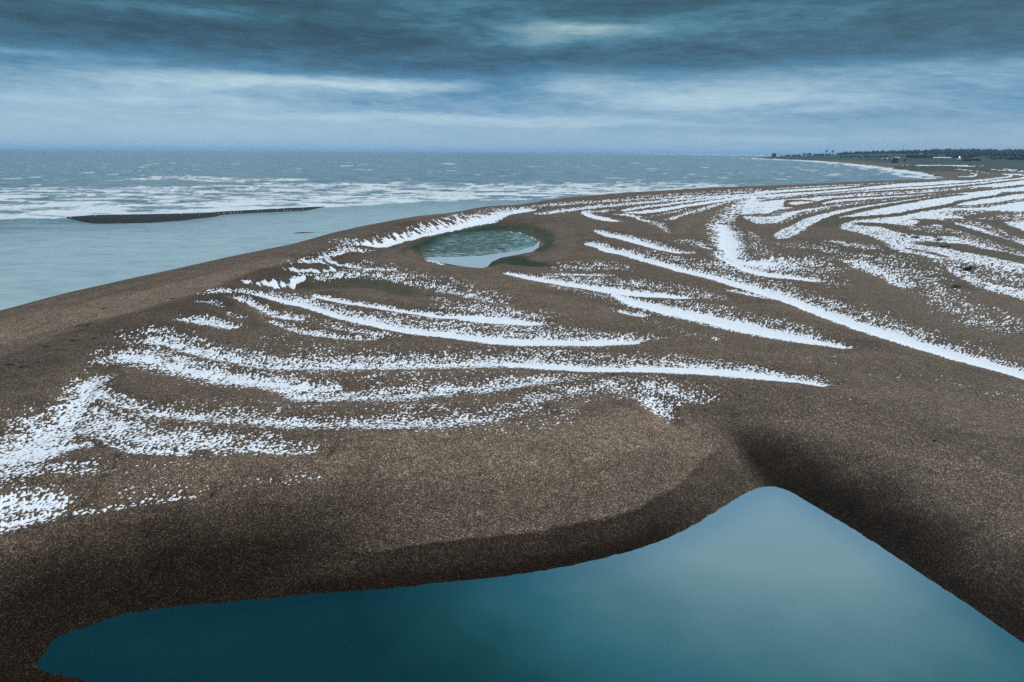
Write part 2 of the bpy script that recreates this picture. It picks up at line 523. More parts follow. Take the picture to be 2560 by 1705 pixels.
st(.75, (235, 1085, 6), (280, 1112, 8), (330, 1130, 7), (420, 1138, 5), (510, 1140, 2), u=10, d=7)
st(.55, (-60, 1195, 25), (60, 1188, 20), (150, 1182, 8), (270, 1178, 4), u=16, d=16)
st(.9, (-60, 1295, 36), (0, 1278, 34), (60, 1262, 28), (120, 1257, 18), (185, 1265, 10), u=16, d=10)
st(.8, (-60, 1335, 15), (40, 1308, 14), (110, 1290, 10), (175, 1284, 6), u=10, d=6)
st(.55, (170, 1280, 5), (250, 1273, 5), (300, 1262, 5), (380, 1250, 4), (440, 1244, 2), (520, 1237, 1), u=8, d=4)
st(.12, (280, 1238, 12), (420, 1226, 12), (560, 1214, 10), (680, 1204, 9), (880, 1192, 5), u=18, d=14)
st(.10, (240, 1170, 25), (420, 1170, 20), (600, 1165, 12), u=20, d=20)
st(.2, (260, 1010, 14), (520, 1030, 22), (800, 1035, 24), (1100, 1030, 26), (1400, 1000, 20), u=22, d=22)
st(.18, (420, 930, 8), (700, 938, 10), (1000, 945, 12), (1300, 935, 12), (1560, 950, 12), u=14, d=14)
st(.16, (560, 858, 8), (800, 872, 12), (1100, 880, 10), (1400, 876, 8), (1650, 890, 8), u=12, d=12)
st(.16, (640, 770, 8), (760, 800, 10), (900, 815, 8), (1050, 845, 8), u=10, d=10)
# second fan and its long tails
st(.95, (262, 878, 6), (310, 884, 14), (360, 892, 17), (420, 907, 18), (480, 922, 16), (540, 935, 13), (640, 948, 10), (760, 962, 8), (900, 970, 6), u=20, d=18)
st(.92, (325, 845, 9), (400, 850, 9), (440, 862, 8), (510, 880, 8), (570, 892, 8), (640, 905, 7), (720, 911, 7), (800, 912, 7), (900, 912, 5), (1000, 911, 5), (1150, 907, 6), (1290, 906, 7), (1400, 910, 6), (1520, 916, 4), u=26, d=7)
st(.5, (350, 830, 4), (400, 822, 7), (445, 832, 5), u=9, d=9)
st(1, (1260, 905, 4), (1400, 912, 6), (1480, 920, 6), (1600, 921, 7), (1720, 925, 9), (1800, 930, 10), (1880, 938, 9), (1950, 948, 5), (2000, 954, 2.5), (2060, 965, 1), u=14, d=6)
st(.5, (1280, 885, 10), (1400, 892, 14), (1520, 900, 14), (1640, 903, 12), (1760, 910, 9), (1860, 925, 8), (1960, 942, 5), u=12, d=10)
st(.78, (540, 930, 8), (640, 954, 9), (700, 966, 11), (750, 984, 13), (850, 985, 12), (950, 985, 13), (1010, 984, 11), (1100, 975, 10), (1200, 968, 9), (1290, 957, 7), (1420, 942, 5), (1520, 935, 4), u=15, d=12)
st(.3, (640, 929, 6), (800, 931, 6), (950, 936, 6), (1100, 940, 3), u=7, d=7)
st(.5, (1140, 1076, 4), (1280, 1022, 12), (1340, 1000, 13), (1420, 985, 13), (1500, 977, 13), (1600, 976, 13), (1700, 986, 12), (1780, 997, 7), (1840, 1004, 3), u=16, d=20)
st(.88, (1590, 985, 8), (1630, 1010, 15), (1655, 1032, 13), (1668, 1050, 6), u=14, d=14)
st(.14, (1000, 1092, 18), (1200, 1076, 25), (1400, 1052, 25), (1540, 1040, 15), u=20, d=20)
st(.12, (640, 850, 8), (760, 852, 6), (920, 856, 5), (1100, 870, 8), (1300, 872, 6), u=9, d=9)
# long arcs in the middle
st(1, (640, 732, 2), (708, 749, 3.5), (749, 757, 5), (803, 773, 5), (857, 788, 5), (912, 800, 5.5), (980, 814, 6), (1048, 825, 6.5), (1129, 834, 6.5), (1211, 844, 7), (1279, 850, 7.5), (1389, 853, 7), (1470, 855, 5.5), (1540, 853, 4), (1595, 851, 2), u=16, d=4.5)
st(.48, (900, 780, 3), (1050, 803, 8), (1200, 815, 11), (1350, 826, 13), (1480, 838, 9), (1570, 848, 6), u=15, d=8)
st(1, (785, 735, 2), (810, 740, 4), (850, 750, 2.6), (920, 760, 2.6), (980, 770, 2.6), (1050, 780, 2.8), (1100, 786, 3.5), (1150, 788, 5), (1190, 792, 9), (1250, 796, 10), (1310, 803, 7), (1350, 805, 3), u=5, d=3.5)
st(.5, (1120, 765, 7), (1200, 771, 9), (1260, 781, 9), (1330, 792, 11), (1390, 802, 8), u=12, d=9)
st(.93, (635, 701, 4), (660, 703, 7), (700, 708, 8.5), (728, 707, 8), (745, 697, 6), (775, 690, 4), u=5, d=2)
st(.68, (740, 696, 6), (800, 690, 5), (870, 685, 5), (940, 687, 5), (1000, 697, 4.5), (1040, 707, 4.5), (1100, 722, 5), (1150, 732, 5), (1200, 742, 5), (1240, 752, 4), (1300, 768, 2), u=9, d=4)
st(.36, (1070, 738, 4), (1130, 755, 7), (1200, 760, 11), (1310, 784, 9), u=9, d=9)
st(.28, (1000, 680, 3), (1100, 700, 8), (1200, 728, 8), (1300, 760, 8), u=9, d=9)
st(.92, (703, 664, 3), (740, 671, 6.5), (790, 674, 5.5), (855, 669, 2), u=4, d=2.5)
st(.9, (800, 642, 3), (830, 655, 4), (870, 662, 4), (920, 669, 3.5), (965, 671, 2.5), (1010, 673, 1.5), u=4, d=3)
st(.9, (796, 643, 4), (840, 631, 7), (880, 622, 7), (915, 631, 3), u=6, d=5)
st(.88, (758, 652, 3), (800, 650, 6), (830, 655, 5), u=4, d=4)
st(.5, (735, 655, 2), (775, 648, 5), (810, 640, 6), u=7, d=5)
st(.25, (900, 650, 6), (980, 668, 5), (1050, 680, 4), u=8, d=6)
st(.8, (512, 731, 1.6), (560, 723, 3.5), (610, 726, 4.5), (660, 736, 4), (710, 746, 3), u=5, d=4)
st(.95, (580, 735, 3), (610, 748, 5.5), (650, 766, 5.5), (690, 783, 5.5), (730, 790, 4.5), (780, 793, 2), u=9, d=4)
st(.82, (666, 796, 2), (720, 815, 5), (762, 827, 5.5), (830, 836, 5), (890, 841, 3), (970, 842, 1.6), u=9, d=4)
st(.6, (815, 811, 3), (880, 823, 4.5), (950, 832, 4.5), (1020, 839, 3), u=8, d=5)
st(.93, (452, 789, 5), (480, 795, 10), (520, 803, 9), (560, 812, 6), (605, 816, 2), u=10, d=7)
st(.62, (498, 747, 2.5), (530, 752, 3.5), (556, 766, 3.5), u=6, d=6)
st(.5, (562, 779, 2.5), (612, 796, 4), u=6, d=6)
# slope above the pond
st(1, (932, 613, 2), (960, 612, 5), (1000, 602, 3.5), (1067, 587, 3.5), (1125, 573.5, 4), (1182, 560, 4), (1230, 546.5, 3.5), (1270, 534, 2), (1335, 523, 1), u=15, d=1, wob=0.9)
st(1, (1063, 648, 1), (1085, 654.5, 3.5), (1104, 660, 1), u=3, d=1)
# right of the pond
st(1, (1488, 575, 1), (1520, 585, 3.5), (1552, 592, 4.5), (1606, 606, 4.5), (1650, 619, 3.5), (1705, 632, 1.5), u=7, d=2)
st(1, (1466, 606, 3), (1490, 612, 5), (1520, 623, 5.5), (1552, 630, 4.5), (1606, 645, 4.5), (1660, 660, 5.5), (1715, 675, 5.5), (1769, 688, 5.5), (1824, 703, 6.5), (1880, 718, 8), (1966, 745, 10), (2043, 774, 11), (2157, 814, 12.5), (2272, 850, 12.5), (2387, 885, 11.5), (2502, 916, 10.5), (2640, 957, 10), u=9, d=2)
st(.4, (1540, 612, 3), (1650, 645, 7), (1750, 668, 9), (1850, 692, 11), (2000, 738, 14), (2150, 788, 15), (2300, 836, 14), (2450, 882, 12), (2600, 925, 12), u=16, d=10)
st(.95, (1815, 720, 1.4), (1860, 728, 2.6), (1930, 744, 3), u=3, d=2)
st(1, (1263, 680, 1.6), (1290, 684, 3.5), (1334, 693, 5), (1416, 706, 5.5), (1497, 719, 6.5), (1552, 726, 8), (1606, 732, 7), (1688, 738, 4.5), (1718, 741, 1.5), u=4, d=1.5)
st(.45, (1340, 683, 3), (1400, 691, 6), (1480, 699, 9), (1580, 710, 10), (1680, 722, 8), (1760, 737, 8), (1850, 757, 4), u=10, d=8)
st(1, (1535, 733, 4), (1579, 750, 9), (1633, 765, 10.5), (1688, 777, 11.5), (1769, 793, 13), (1851, 812, 14), (1930, 830, 12), (2000, 843, 8), (2060, 853, 4.5), (2115, 863, 1.5), u=6, d=6)
st(.4, (1640, 748, 4), (1680, 756, 6), (1780, 772, 8), (1900, 797, 8), (2000, 822, 8), (2090, 848, 6), u=9, d=8)
st(.3, (1380, 712, 5), (1450, 728, 6), (1520, 748, 6), (1550, 765, 5), u=8, d=8)
st(.95, (1540, 771, 2.5), (1575, 780, 3.5), (1615, 789, 2), u=7, d=3)
st(.25, (1600, 800, 4), (1720, 835, 5), (1820, 858, 3), u=8, d=8)
st(.95, (1383, 681, 1), (1420, 682, 2), (1480, 683.5, 1.8), (1545, 684, 1.5), u=2.5, d=1)
st(.42, (1400, 668, 6), (1500, 664, 10), (1570, 676, 6), u=9, d=6)
# big drift beside the bare ridge
st(.72, (1915, 478, 4), (1880, 494, 7), (1842, 522, 9), (1808, 553, 12), u=14, d=18, wob=1.2)
st(1, (1802, 562, 6), (1812, 585, 16), (1818, 608, 20), (1826, 630, 14), (1840, 649, 6), (1870, 655, 3.5), (1920, 657, 1.4), u=24, d=30, wob=1.2)
st(1, (1795, 637, 3), (1840, 660, 5), (1891, 677, 6.5), (1940, 686, 4.5), (1990, 692, 2.6), (2040, 699, 1.5), u=5, d=2)
st(.34, (1870, 575, 10), (1890, 615, 22), (1930, 650, 24), (2000, 672, 16), u=15, d=15)
st(.5, (1700, 598, 4), (1740, 608, 7), (1785, 625, 6), u=7, d=6)
st(.26, (1880, 640, 14), (1980, 660, 22), (2050, 690, 18), (2120, 735, 15), u=16, d=16)
# fine bands running in from the point
st(.85, (1280, 527, 1), (1335, 522, 1), u=1.2, d=1)
st(.6, (1334, 516, 1.6), (1389, 511, 3.5), (1470, 505, 2.6), (1552, 500, 2.4), (1633, 495, 2.4), (1742, 488, 2.2), (1870, 479, 2), u=3, d=2)
st(.45, (1560, 494, 1.2), (1680, 486, 1.4), (1800, 478, 1.4), (1900, 472.5, 1.4), u=2, d=1.5)
st(.82, (1350, 534, 1.6), (1389, 528, 4.5), (1443, 521, 3.5), (1497, 515, 3.2), (1579, 508, 2.6), (1688, 498, 2.4), (1769, 492, 2.2), (1885, 484, 1.6), u=3, d=2)
st(1, (1460, 530, 3), (1480, 538, 5.5), (1506, 545, 3.5), (1540, 551, 1.4), u=2.5, d=2)
st(.65, (1470, 527, 2.6), (1500, 527, 2.6), (1525, 523, 1.4), u=2, d=2)
st(.9, (1558, 525, 2.4), (1610, 516, 3.2), (1660, 510, 2.6), (1740, 500, 2.2), (1840, 489, 1.6), u=2, d=1.6)
st(.95, (1552, 533, 3), (1590, 540, 3.6), (1602, 547, 3.4), (1625, 552, 1.4), u=2, d=2)
st(.97, (1585, 531, 3), (1640, 525, 3.4), (1700, 515, 2.6), (1769, 505, 2.4), (1840, 494, 2.2), (1885, 487, 1.5), u=1.8, d=1.8)
st(.5, (1608, 544, 2.6), (1650, 536, 2), (1720, 521, 1.8), u=2, d=2)
st(.7, (1675, 548, 2.4), (1710, 535, 4.4), (1745, 525, 4.4), (1790, 512, 2.6), (1835, 499, 1.6), u=3, d=3)
st(.62, (1635, 554, 4), (1655, 563, 7), (1670, 577, 4), u=5, d=5)
# mottled slopes on the right
st(.42, (2022, 615, 6), (2055, 620, 8), (2100, 634, 4), u=8, d=8)
st(.6, (2073, 599, 1.6), (2137, 612, 3.5), (2200, 623, 4), u=5, d=5)
st(.9, (2118, 645, 5), (2150, 660, 8), (2190, 676, 11), (2230, 696, 10), (2275, 722, 7), u=24, d=9)
st(.38, (2130, 630, 8), (2220, 655, 18), (2300, 690, 22), (2350, 730, 26), (2430, 780, 28), (2600, 850, 36), u=24, d=24)
st(.15, (2330, 955, 8), (2420, 973, 9), (2600, 1022, 8), u=14, d=12)
st(.07, (1990, 880, 14), (2150, 935, 16), (2300, 945, 12), u=18, d=18)
st(.03, (1200, 1180, 60), (1500, 1000, 90), (2000, 1000, 60), (2560, 1100, 60), u=60, d=60)
# frost left on the pond floor
st(.75, (1275, 579, 1), (1311, 586, 1.4), (1338, 598, 1.8), (1344, 606, 1.5), u=1.5, d=2)

FING = np.zeros(GX.shape)
for pp in ([(925, 611, 9), (1000, 595, 14), (1067, 579, 14), (1182, 551, 14), (1280, 528, 9)], [(1890, 490, 10), (1840, 520, 18), (1790, 556, 26), (1770, 590, 28), (1770, 620, 18)],
           [(700, 664, 9), (790, 668, 10), (850, 645, 12), (920, 628, 8)], [(640, 700, 9), (740, 702, 9), (780, 690, 6)]):
    streak(FING, 1, [q + (6, 6) for q in pp])
SN *= smooth(0.15, 0.5, Z0) * (DL > 1.5)
pond_in = smooth(0.5, -0.5, DP)

# --------------------------------------------------------- tones of the shingle
TONE = np.zeros(GX.shape)
tn = lambda amt, *rows, u=20, d=20: streak(TONE, amt, T(*rows, u=u, d=d), 'sum', wob=0.8)
tn(.40, (-80, 860, 20), (150, 800, 22), (300, 765, 20), (450, 725, 13), (600, 681, 7), (720, 646, 4), u=14, d=3)
tn(-.34, (-80, 965, 25), (100, 893, 25), (250, 840, 24), (400, 792, 22), (520, 747, 16), (620, 702, 10), (760, 655, 8), (930, 590, 7), (1050, 558, 4), u=12, d=60)
tn(.34, (300, 1215, 10), (700, 1180, 25), (1100, 1140, 30), (1450, 1110, 28), (1620, 1080, 22), (1700, 1060, 10), u=35, d=35)
tn(.22, (1980, 1060, 12), (2200, 1130, 30), (2450, 1230, 40), (2640, 1300, 40), u=40, d=60)
tn(.25, (1330, 570, 8), (1400, 590, 14), (1420, 620, 14), (1360, 650, 8), u=14, d=14)
tn(-.22, (1700, 1046, 12), (1790, 1035, 16), (1870, 1075, 22), (1930, 1140, 26), (2010, 1190, 26), (2130, 1260, 24), u=26, d=26)  # shaded right side of the gully, darkened in the tone
tn(.18, (1500, 690, 10), (1200, 720, 14), (1400, 770, 16), (1500, 790, 14), u=20, d=20)
tn(.2, (1900, 486, 2), (1800, 520, 8), (1730, 550, 10), (1690, 580, 10), u=6, d=6)
TONE += .30 * fbm(DS / 1.4, (GX + GY) / 60, 3, seed=101) * smooth(38, 12, DS) * (RR < 500)
TONE += .22 * fbm(DL / 1.7, (GX + GY) / 40, 3, seed=102) * smooth(26, 12, DL)
TONE += .20 * fbm(GX / 30, GY / 6, 4, seed=103) * (1 - smooth(300, 700, RR)) - .10 * np.clip(REL, 0, 1)
WET_SHADE = np.zeros(GX.shape)
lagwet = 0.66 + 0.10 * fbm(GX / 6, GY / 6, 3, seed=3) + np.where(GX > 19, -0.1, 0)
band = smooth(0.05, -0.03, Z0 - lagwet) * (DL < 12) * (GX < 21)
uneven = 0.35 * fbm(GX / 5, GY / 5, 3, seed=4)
fade = smooth(1.9, 0.2, Z0 + uneven) * (DL < 16) * smooth(17.5, 20.5, GX)  # bank right of the tip: its shade painted in together with dampness
fade = np.maximum(fade, smooth(2.5, 0.5, Z0 + uneven) * (DL < 22) * smooth(0, -16, GX))  # near-left bank: vignette-like shade painted over the damp shingle
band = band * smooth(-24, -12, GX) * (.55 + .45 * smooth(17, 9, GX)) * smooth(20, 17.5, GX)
WET_SHADE = np.clip(np.maximum(band * (.80 + .18 * smooth(.5, .05, Z0)), fade * .95), 0, 1)
WET_SHADE = np.maximum(WET_SHADE, smooth(3.6, 1.2, DS) * (DL > 20) * 0.75)
GREEN = np.zeros(GX.shape)
gn = lambda amt, *rows, u=6, d=6: streak(GREEN, amt, T(*rows, u=u, d=d), 'max', wob=0.8)
gn(.7, (1220, 562, 3), (1280, 570, 6), (1330, 582, 9), (1365, 596, 10), (1370, 612, 8), (1350, 626, 5), u=9, d=3)  # green bank; the rim's dark shading is put into this colour too
gn(1, (1222, 664, 5), (1240, 656, 8), (1275, 652, 10), (1310, 660, 8), (1370, 668, 3), u=9, d=3)  # near bank: vegetation green that also carries painted rim shade
gn(.5, (790, 716, 6), (870, 713, 10), (930, 715, 10), (1010, 735, 8), u=12, d=9)
gn(.5, (1000, 632, 2), (1040, 612, 5), (1100, 595, 6), (1170, 580, 5), (1235, 566, 4), u=4, d=6)
gn(.7, (2060, 553, 5), (2090, 555, 9), (2110, 556, 7), u=6, d=6)
gn(.55, (2040, 600, 5), (2100, 620, 12), (2200, 632, 10), (2300, 670, 10), (2400, 720, 8), u=12, d=14)
gn(.7, (2092, 545, 3), (2246, 537, 3), (2300, 527, 3), (2368, 516, 3), (2520, 486, 3), u=2, d=2)
gn(.6, (2151, 527, 3), (2273, 505, 2), (2409, 486, 2), u=2, d=2)
gn(.65, (2333, 611, 4), (2436, 628, 7), (2559, 652, 8), u=4, d=4)
gn(.55, (2306, 560, 6), (2382, 567, 5), (2559, 623, 5), u=3, d=3)
gn(.55, (2425, 546, 7), (2470, 552, 7), (2559, 588, 6), u=3, d=3)
gn(.55, (2190, 565, 5), (2260, 578, 5), (2368, 588, 2), u=3, d=3)
gn(.6, (2490, 462, 2), (2530, 464, 3), (2560, 462, 3), u=3, d=2)
# pasture behind the far beach
gn(1, (2200, 401.2, .6), (2280, 405, 2), (2350, 408, 3), (2450, 413, 5), (2560, 417, 7), (2700, 420, 9), u=2, d=2)
GREEN *= np.where((RR < 900) & (GX > 45), .6, 1.0)
FROST = np.zeros(GX.shape)
fr = lambda amt, *rows, u=6, d=6: streak(FROST, amt, T(*rows, u=u, d=d), 'max', wob=0.8)
fr(.62, (1080, 640, 6), (1150, 622, 16), (1220, 608, 24), (1290, 604, 24), (1330, 606, 12), u=14, d=10)
fr(1, (1285, 590, 6), (1315, 602, 12), (1335, 610, 8), (1300, 622, 8), u=12, d=8)
fr(.9, (1080, 642, 3), (1200, 634, 5), (1290, 622, 5), u=8, d=4)
FROST *= smooth(1.0, -1.5, DP)
GREEN = np.maximum(GREEN, smooth(60, 200, DS) * smooth(1700, 2200, RR) * 1.2)
GREEN = np.maximum(GREEN, smooth(2300, 2900, RR) * smooth(6, 25, DS) * 1.2)
GREEN = np.clip(GREEN + pond_in * 0.8, 0, 1.2)

# heights: storm ridges between the snowy hollows, small unevenness
Z = Z0.copy()
calm = smooth(0.25, 1.3, Z0) * (1 - pond_in)
Z += calm * (0.10 * fbm(GX / 14, GY / 14, 3, seed=9) + 0.035 * fbm(GX / 2.6, GY / 2.6, 2, seed=21) * smooth(400, 150, RR))
Z += calm * 0.38 * np.exp(-((DL - 17) / 6) ** 2)
Z -= calm * 0.55 * (np.clip(REL, 0, 1) - .3) * smooth(1500, 300, RR)
Z += 0.022 * fbm(GX / .9, GY / .9, 3, seed=44) * smooth(2.5, 0.5, np.abs(DL))
Z += smooth(2500, 5000, RR) * smooth(100, 600, DS) * 5 * fbm(GX / 900, GY / 900, 3, seed=5)


# ------------------------------------------------------------- mesh writing
def sheet(name, keep_cells, z, mat, attrs=None, kind='structure', cs=1):
    """one sheet of quads over the kept cells of the shared grid"""
    x, y = GX[:, ::cs], GY[:, ::cs]
    nr, nc = x.shape
    idx = np.arange(nr * nc).reshape(nr, nc)
    a, b, c, d = idx[:-1, :-1], idx[:-1, 1:], idx[1:, 1:], idx[1:, :-1]
    quads = np.stack([a, b, c, d], -1)[keep_cells]
    used, inv = np.unique(quads.ravel(), return_inverse=True)
    co = np.stack([x.ravel()[used], y.ravel()[used], z.ravel()[used]], 1).astype(np.float32)
    me = bpy.data.meshes.new(name)
    nf = len(quads)
    me.vertices.add(len(used))
    me.vertices.foreach_set('co', co.ravel())
    me.loops.add(nf * 4)
    me.loops.foreach_set('vertex_index', inv.astype(np.int32).ravel())
    me.polygons.add(nf)
    me.polygons.foreach_set('loop_start', np.arange(nf, dtype=np.int32) * 4)
    me.polygons.foreach_set('loop_total', np.full(nf, 4, np.int32))
    me.polygons.foreach_set('use_smooth', np.ones(nf, bool))
    me.update(calc_edges=True)
    for k, v in (attrs or {}).items():
        at = me.attributes.new(k, 'FLOAT', 'POINT')
        at.data.foreach_set('value', v.ravel()[used].astype(np.float32))
    me.materials.append(mat)
    ob = bpy.data.objects.new(name, me)
    COL.objects.link(ob)
    ob['kind'] = kind
    return ob


def cells_any(m):
    return m[:-1, :-1] | m[:-1, 1:] | m[1:, 1:] | m[1:, :-1]


def material(name):
    m = bpy.data.materials.new(name)
    m.use_nodes = True
    return m, NT(m.node_tree)


def finish(nt, **kw):
    b = nt.n('ShaderNodeBsdfPrincipled')
    for k, v in kw.items():
        nt.put(b.inputs[k.replace('_', ' ')], v)
    o = nt.n('ShaderNodeOutputMaterial')
    nt.l(b.outputs[0], o.inputs['Surface'])
    return b


def plain(name, col, rough=0.8, var=0.25, scale=2.0):
    m, t = material(name)
    g = t.n('ShaderNodeNewGeometry')
    n = t.noise(g.outputs['Position'], scale, 3)
    c = t.mix(n, [v * (1 - var) for v in col], [min(1, v * (1 + var)) for v in col])
    finish(t, Base_Color=c, Roughness=rough)
    return m


# shingle: flint pebbles in grey, ochre and brown
m_shingle, t = material('shingle')
pos = t.n('ShaderNodeNewGeometry').outputs['Position']
vor = t.n('ShaderNodeTexVoronoi', i_Scale=16.0)
t.l(pos, vor.inputs['Vector'])
vor2 = t.n('ShaderNodeTexVoronoi', i_Scale=2.6)
t.l(pos, vor2.inputs['Vector'])
sepc = t.n('ShaderNodeSeparateColor')
t.l(vor.outputs['Color'], sepc.inputs[0])
sepd = t.n('ShaderNodeSeparateColor')
t.l(vor2.outputs['Color'], sepd.inputs[0])
peb = t.ramp(sepc.outputs[0], [(0, (.022, .018, .016)), (.3, (.075, .058, .046)), (.55, (.12, .092, .070)), (.78, (.18, .135, .092)), (.90, (.26, .215, .17)), (1, (.52, .47, .41))])
red = t.m('GREATER_THAN', sepc.outputs[1], 0.86)
peb = t.mix(t.m('MULTIPLY', red, 0.6), peb, (.13, .062, .035))
big = t.noise(pos, 0.35, 4, 0.6)
mid = t.noise(pos, 1.9, 3, 0.6)
f = t.m('MULTIPLY_ADD', big, 0.75, 0.62)
f = t.m('MULTIPLY', f, t.m('MULTIPLY_ADD', mid, 0.7, 0.65))
f = t.m('MULTIPLY', f, t.m('MULTIPLY_ADD', sepd.outputs[0], 0.3, 0.82))
f = t.m('MULTIPLY', f, t.m('ADD', 1.0, t.attr('tone')))
sc = t.n('ShaderNodeVectorMath', operation='SCALE')
t.l(peb, sc.inputs[0])
t.l(f, sc.inputs['Scale'])
warm = t.mix(1.0, sc.outputs[0], (.94, .865, .78), 'MULTIPLY')
grn = t.mix(t.noise(pos, 0.8, 4, 0.65), (.010, .022, .012), (.046, .066, .030))
grf = t.m('MULTIPLY', t.attr('green'), t.m('MULTIPLY_ADD', t.noise(pos, 0.5, 5, 0.7), 2.2, -0.05), clamp=True)
col = t.mix(grf, warm, grn)
col = t.mix(t.m('MULTIPLY', t.m('SUBTRACT', t.attr('green'), 1.0), 5.0, clamp=True), col, t.mix(t.noise(pos, .02, 4, .6), (.006, .024, .018), (.022, .055, .036)))
frv = t.attr('frost')
fn_ = t.noise(t.scaled(pos, (.55, .9, 1)), 1.0, 6, .75, .5)
fcol = t.ramp(fn_, [(.30, (.006, .032, .034)), (.43, (.022, .085, .088)), (.51, (.10, .22, .23)), (.62, (.46, .58, .60))])
col = t.mix(t.m('MULTIPLY', frv, t.m('MULTIPLY_ADD', t.noise(pos, .25, 3, .6), 1.6, .1), clamp=True), col, fcol)
wet_shade_v = t.attr('wet_shade')
wcol = t.mix(1.0, col, (.09, .066, .050), 'MULTIPLY')  # near-black multiplier for wet stones and the painted bank shade
col = t.mix(wet_shade_v, col, wcol)
bmp = t.n('ShaderNodeBump', i_Strength=0.5, i_Distance=0.05)
t.l(t.m('ADD', vor.outputs['Distance'], t.m('MULTIPLY', mid, 1.5)), bmp.inputs['Height'])
finish(t, Base_Color=col, Roughness=t.m('MULTIPLY_ADD', wet_shade_v, -0.1, 0.85), Normal=bmp.outputs[0], Specular_IOR_Level=t.m('MULTIPLY_ADD', wet_shade_v, -0.18, 0.25))

m_snow, t = material('snow')
pos = t.n('ShaderNodeNewGeometry').outputs['Position']
c = t.mix(t.noise(pos, 1.3, 4, 0.6), (.76, .80, .86), (.90, .92, .94))
thin = t.m('SUBTRACT', 1.0, t.attr('cover'))
c = t.mix(t.m('MULTIPLY', t.m('POWER', thin, 1.6), t.m('MULTIPLY_ADD', t.noise(pos, 9.0, 3, .7), 1.2, .1), clamp=True), c, (.20, .18, .17))
bmp = t.n('ShaderNodeBump', i_Strength=0.25, i_Distance=0.05)
t.l(t.noise(pos, 3.0, 4), bmp.inputs['Height'])
finish(t, Base_Color=c, Roughness=0.6, Normal=bmp.outputs[0], Specular_IOR_Level=0.2)

land = (DS > -6) & (DL > -40)
sheet('beach', cells_any(land), Z, m_shingle, {'tone': TONE, 'wet_shade': WET_SHADE, 'green': GREEN, 'frost': FROST})

# snow cover: lies wherever its cover beats the roughness of the stones
wx = 0.25 * vnoise(GX / 1.7, GY / 1.7, 30)
ca, sa = math.cos(0.28), math.sin(0.28)
ax, ay = GX * ca + GY * sa, -GX * sa + GY * ca
n = 0.36 * vnoise(ax / 0.44 + wx, ay / 0.25, 31) + 0.56 * vnoise(ax / 0.22, ay / 0.13, 32) + 0.20 * vnoise(ax / 2.0, ay / 1.3, 33)
# wind-combed fingers where snow lies on the steep inner slopes
fd = on_plane(1046, 619, 1.5) - on_plane(1000, 600, 1.5)
fd /= np.linalg.norm(fd)
fx_, fy_ = GX * fd[0] + GY * fd[1], -GX * fd[1] + GY * fd[0]
nf = 0.6 * vnoise(fx_ / 9.0, fy_ / 1.1, 34) + 0.4 * vnoise(fx_ / 5.0, fy_ / 0.55, 35) + 0.25 * vnoise(GX / .5, GY / .4, 36)
NU = to_uniform(n) * (1 - FING) + to_uniform(nf) * FING
NU = np.clip(NU, 0, 1)
patchy = 0.70 + 0.95 * fbm(GX / 6, GY / 4.5, 3, seed=60)
SE = np.where(SN > .97, SN * 1.05, SN * (patchy * (1 - SN) + SN) * np.where(RR < 260, 0.86, 0.96))
SE = SE + .25 * smooth(.9, 1, SN) + .20 * smooth(180, 420, RR) * smooth(.45, .8, SN)
diff = SE - NU
diff = np.where(SN < 0.012, -1, diff)
tk = np.clip(diff / 0.12, -1, 1)
snow_on = diff > 0
sheet('snow', cells_any(snow_on), Z + tk * (0.035 + 0.00005 * RR), m_snow, {'cover': np.clip(diff / (0.28 * np.clip(SE, 0, 1) + .02), 0, 1)}, kind='stuff')

# ---------------------------------------------------------------- lagoon
m_lag, t = material('lagoon_water')
pos = t.n('ShaderNodeNewGeometry').outputs['Position']
dep = t.m('ADD', t.attr('depth_shade'), t.m('MULTIPLY', t.m('SUBTRACT', t.noise(pos, 0.25, 3), 0.5), 0.10))
c = t.ramp(dep, [(0, (.225, .345, .39)), (.28, (.205, .32, .345)), (.48, (.105, .215, .24)), (.66, (.034, .13, .158)), (.84, (.009, .060, .069)), (1, (.003, .033, .040))])
c = t.mix(t.m('MULTIPLY', t.attr('rim'), .75), c, t.mix(1.0, c, (.66, .80, .98), 'MULTIPLY'))
bmp = t.n('ShaderNodeBump', i_Strength=0.35, i_Distance=0.04)
t.l(t.noise(t.scaled(pos, (1.0, 2.0, 1)), 5.0, 4, 0.7), bmp.inputs['Height'])
c = t.mix(1.0, c, t.mix(t.noise(pos, 9.0, 2, .8), (.66, .70, .74), (1.34, 1.30, 1.26)), 'MULTIPLY')
finish(t, Base_Color=c, Roughness=0.27, IOR=1.33, Normal=bmp.outputs[0])
lz = np.zeros(GX.shape)
ldep_shade = np.clip(np.hypot(GX - 17.5, (GY - 47) * .95) / 27.5 - .06 + 0.05 * fbm(GX / 9, GY / 9, 3, seed=91), 0.06, 1)  # grows from the tip: deeper water plus painted darkening of the near end
ldep_shade = np.clip(ldep_shade, 0, 1)
lrim = smooth(3.0, 0.0, -DL)
sheet('lagoon', cells_any((DL < 1.2)[:, ::2]), lz[:, ::2], m_lag, {'depth_shade': ldep_shade[:, ::2], 'rim': lrim[:, ::2]}, cs=2)

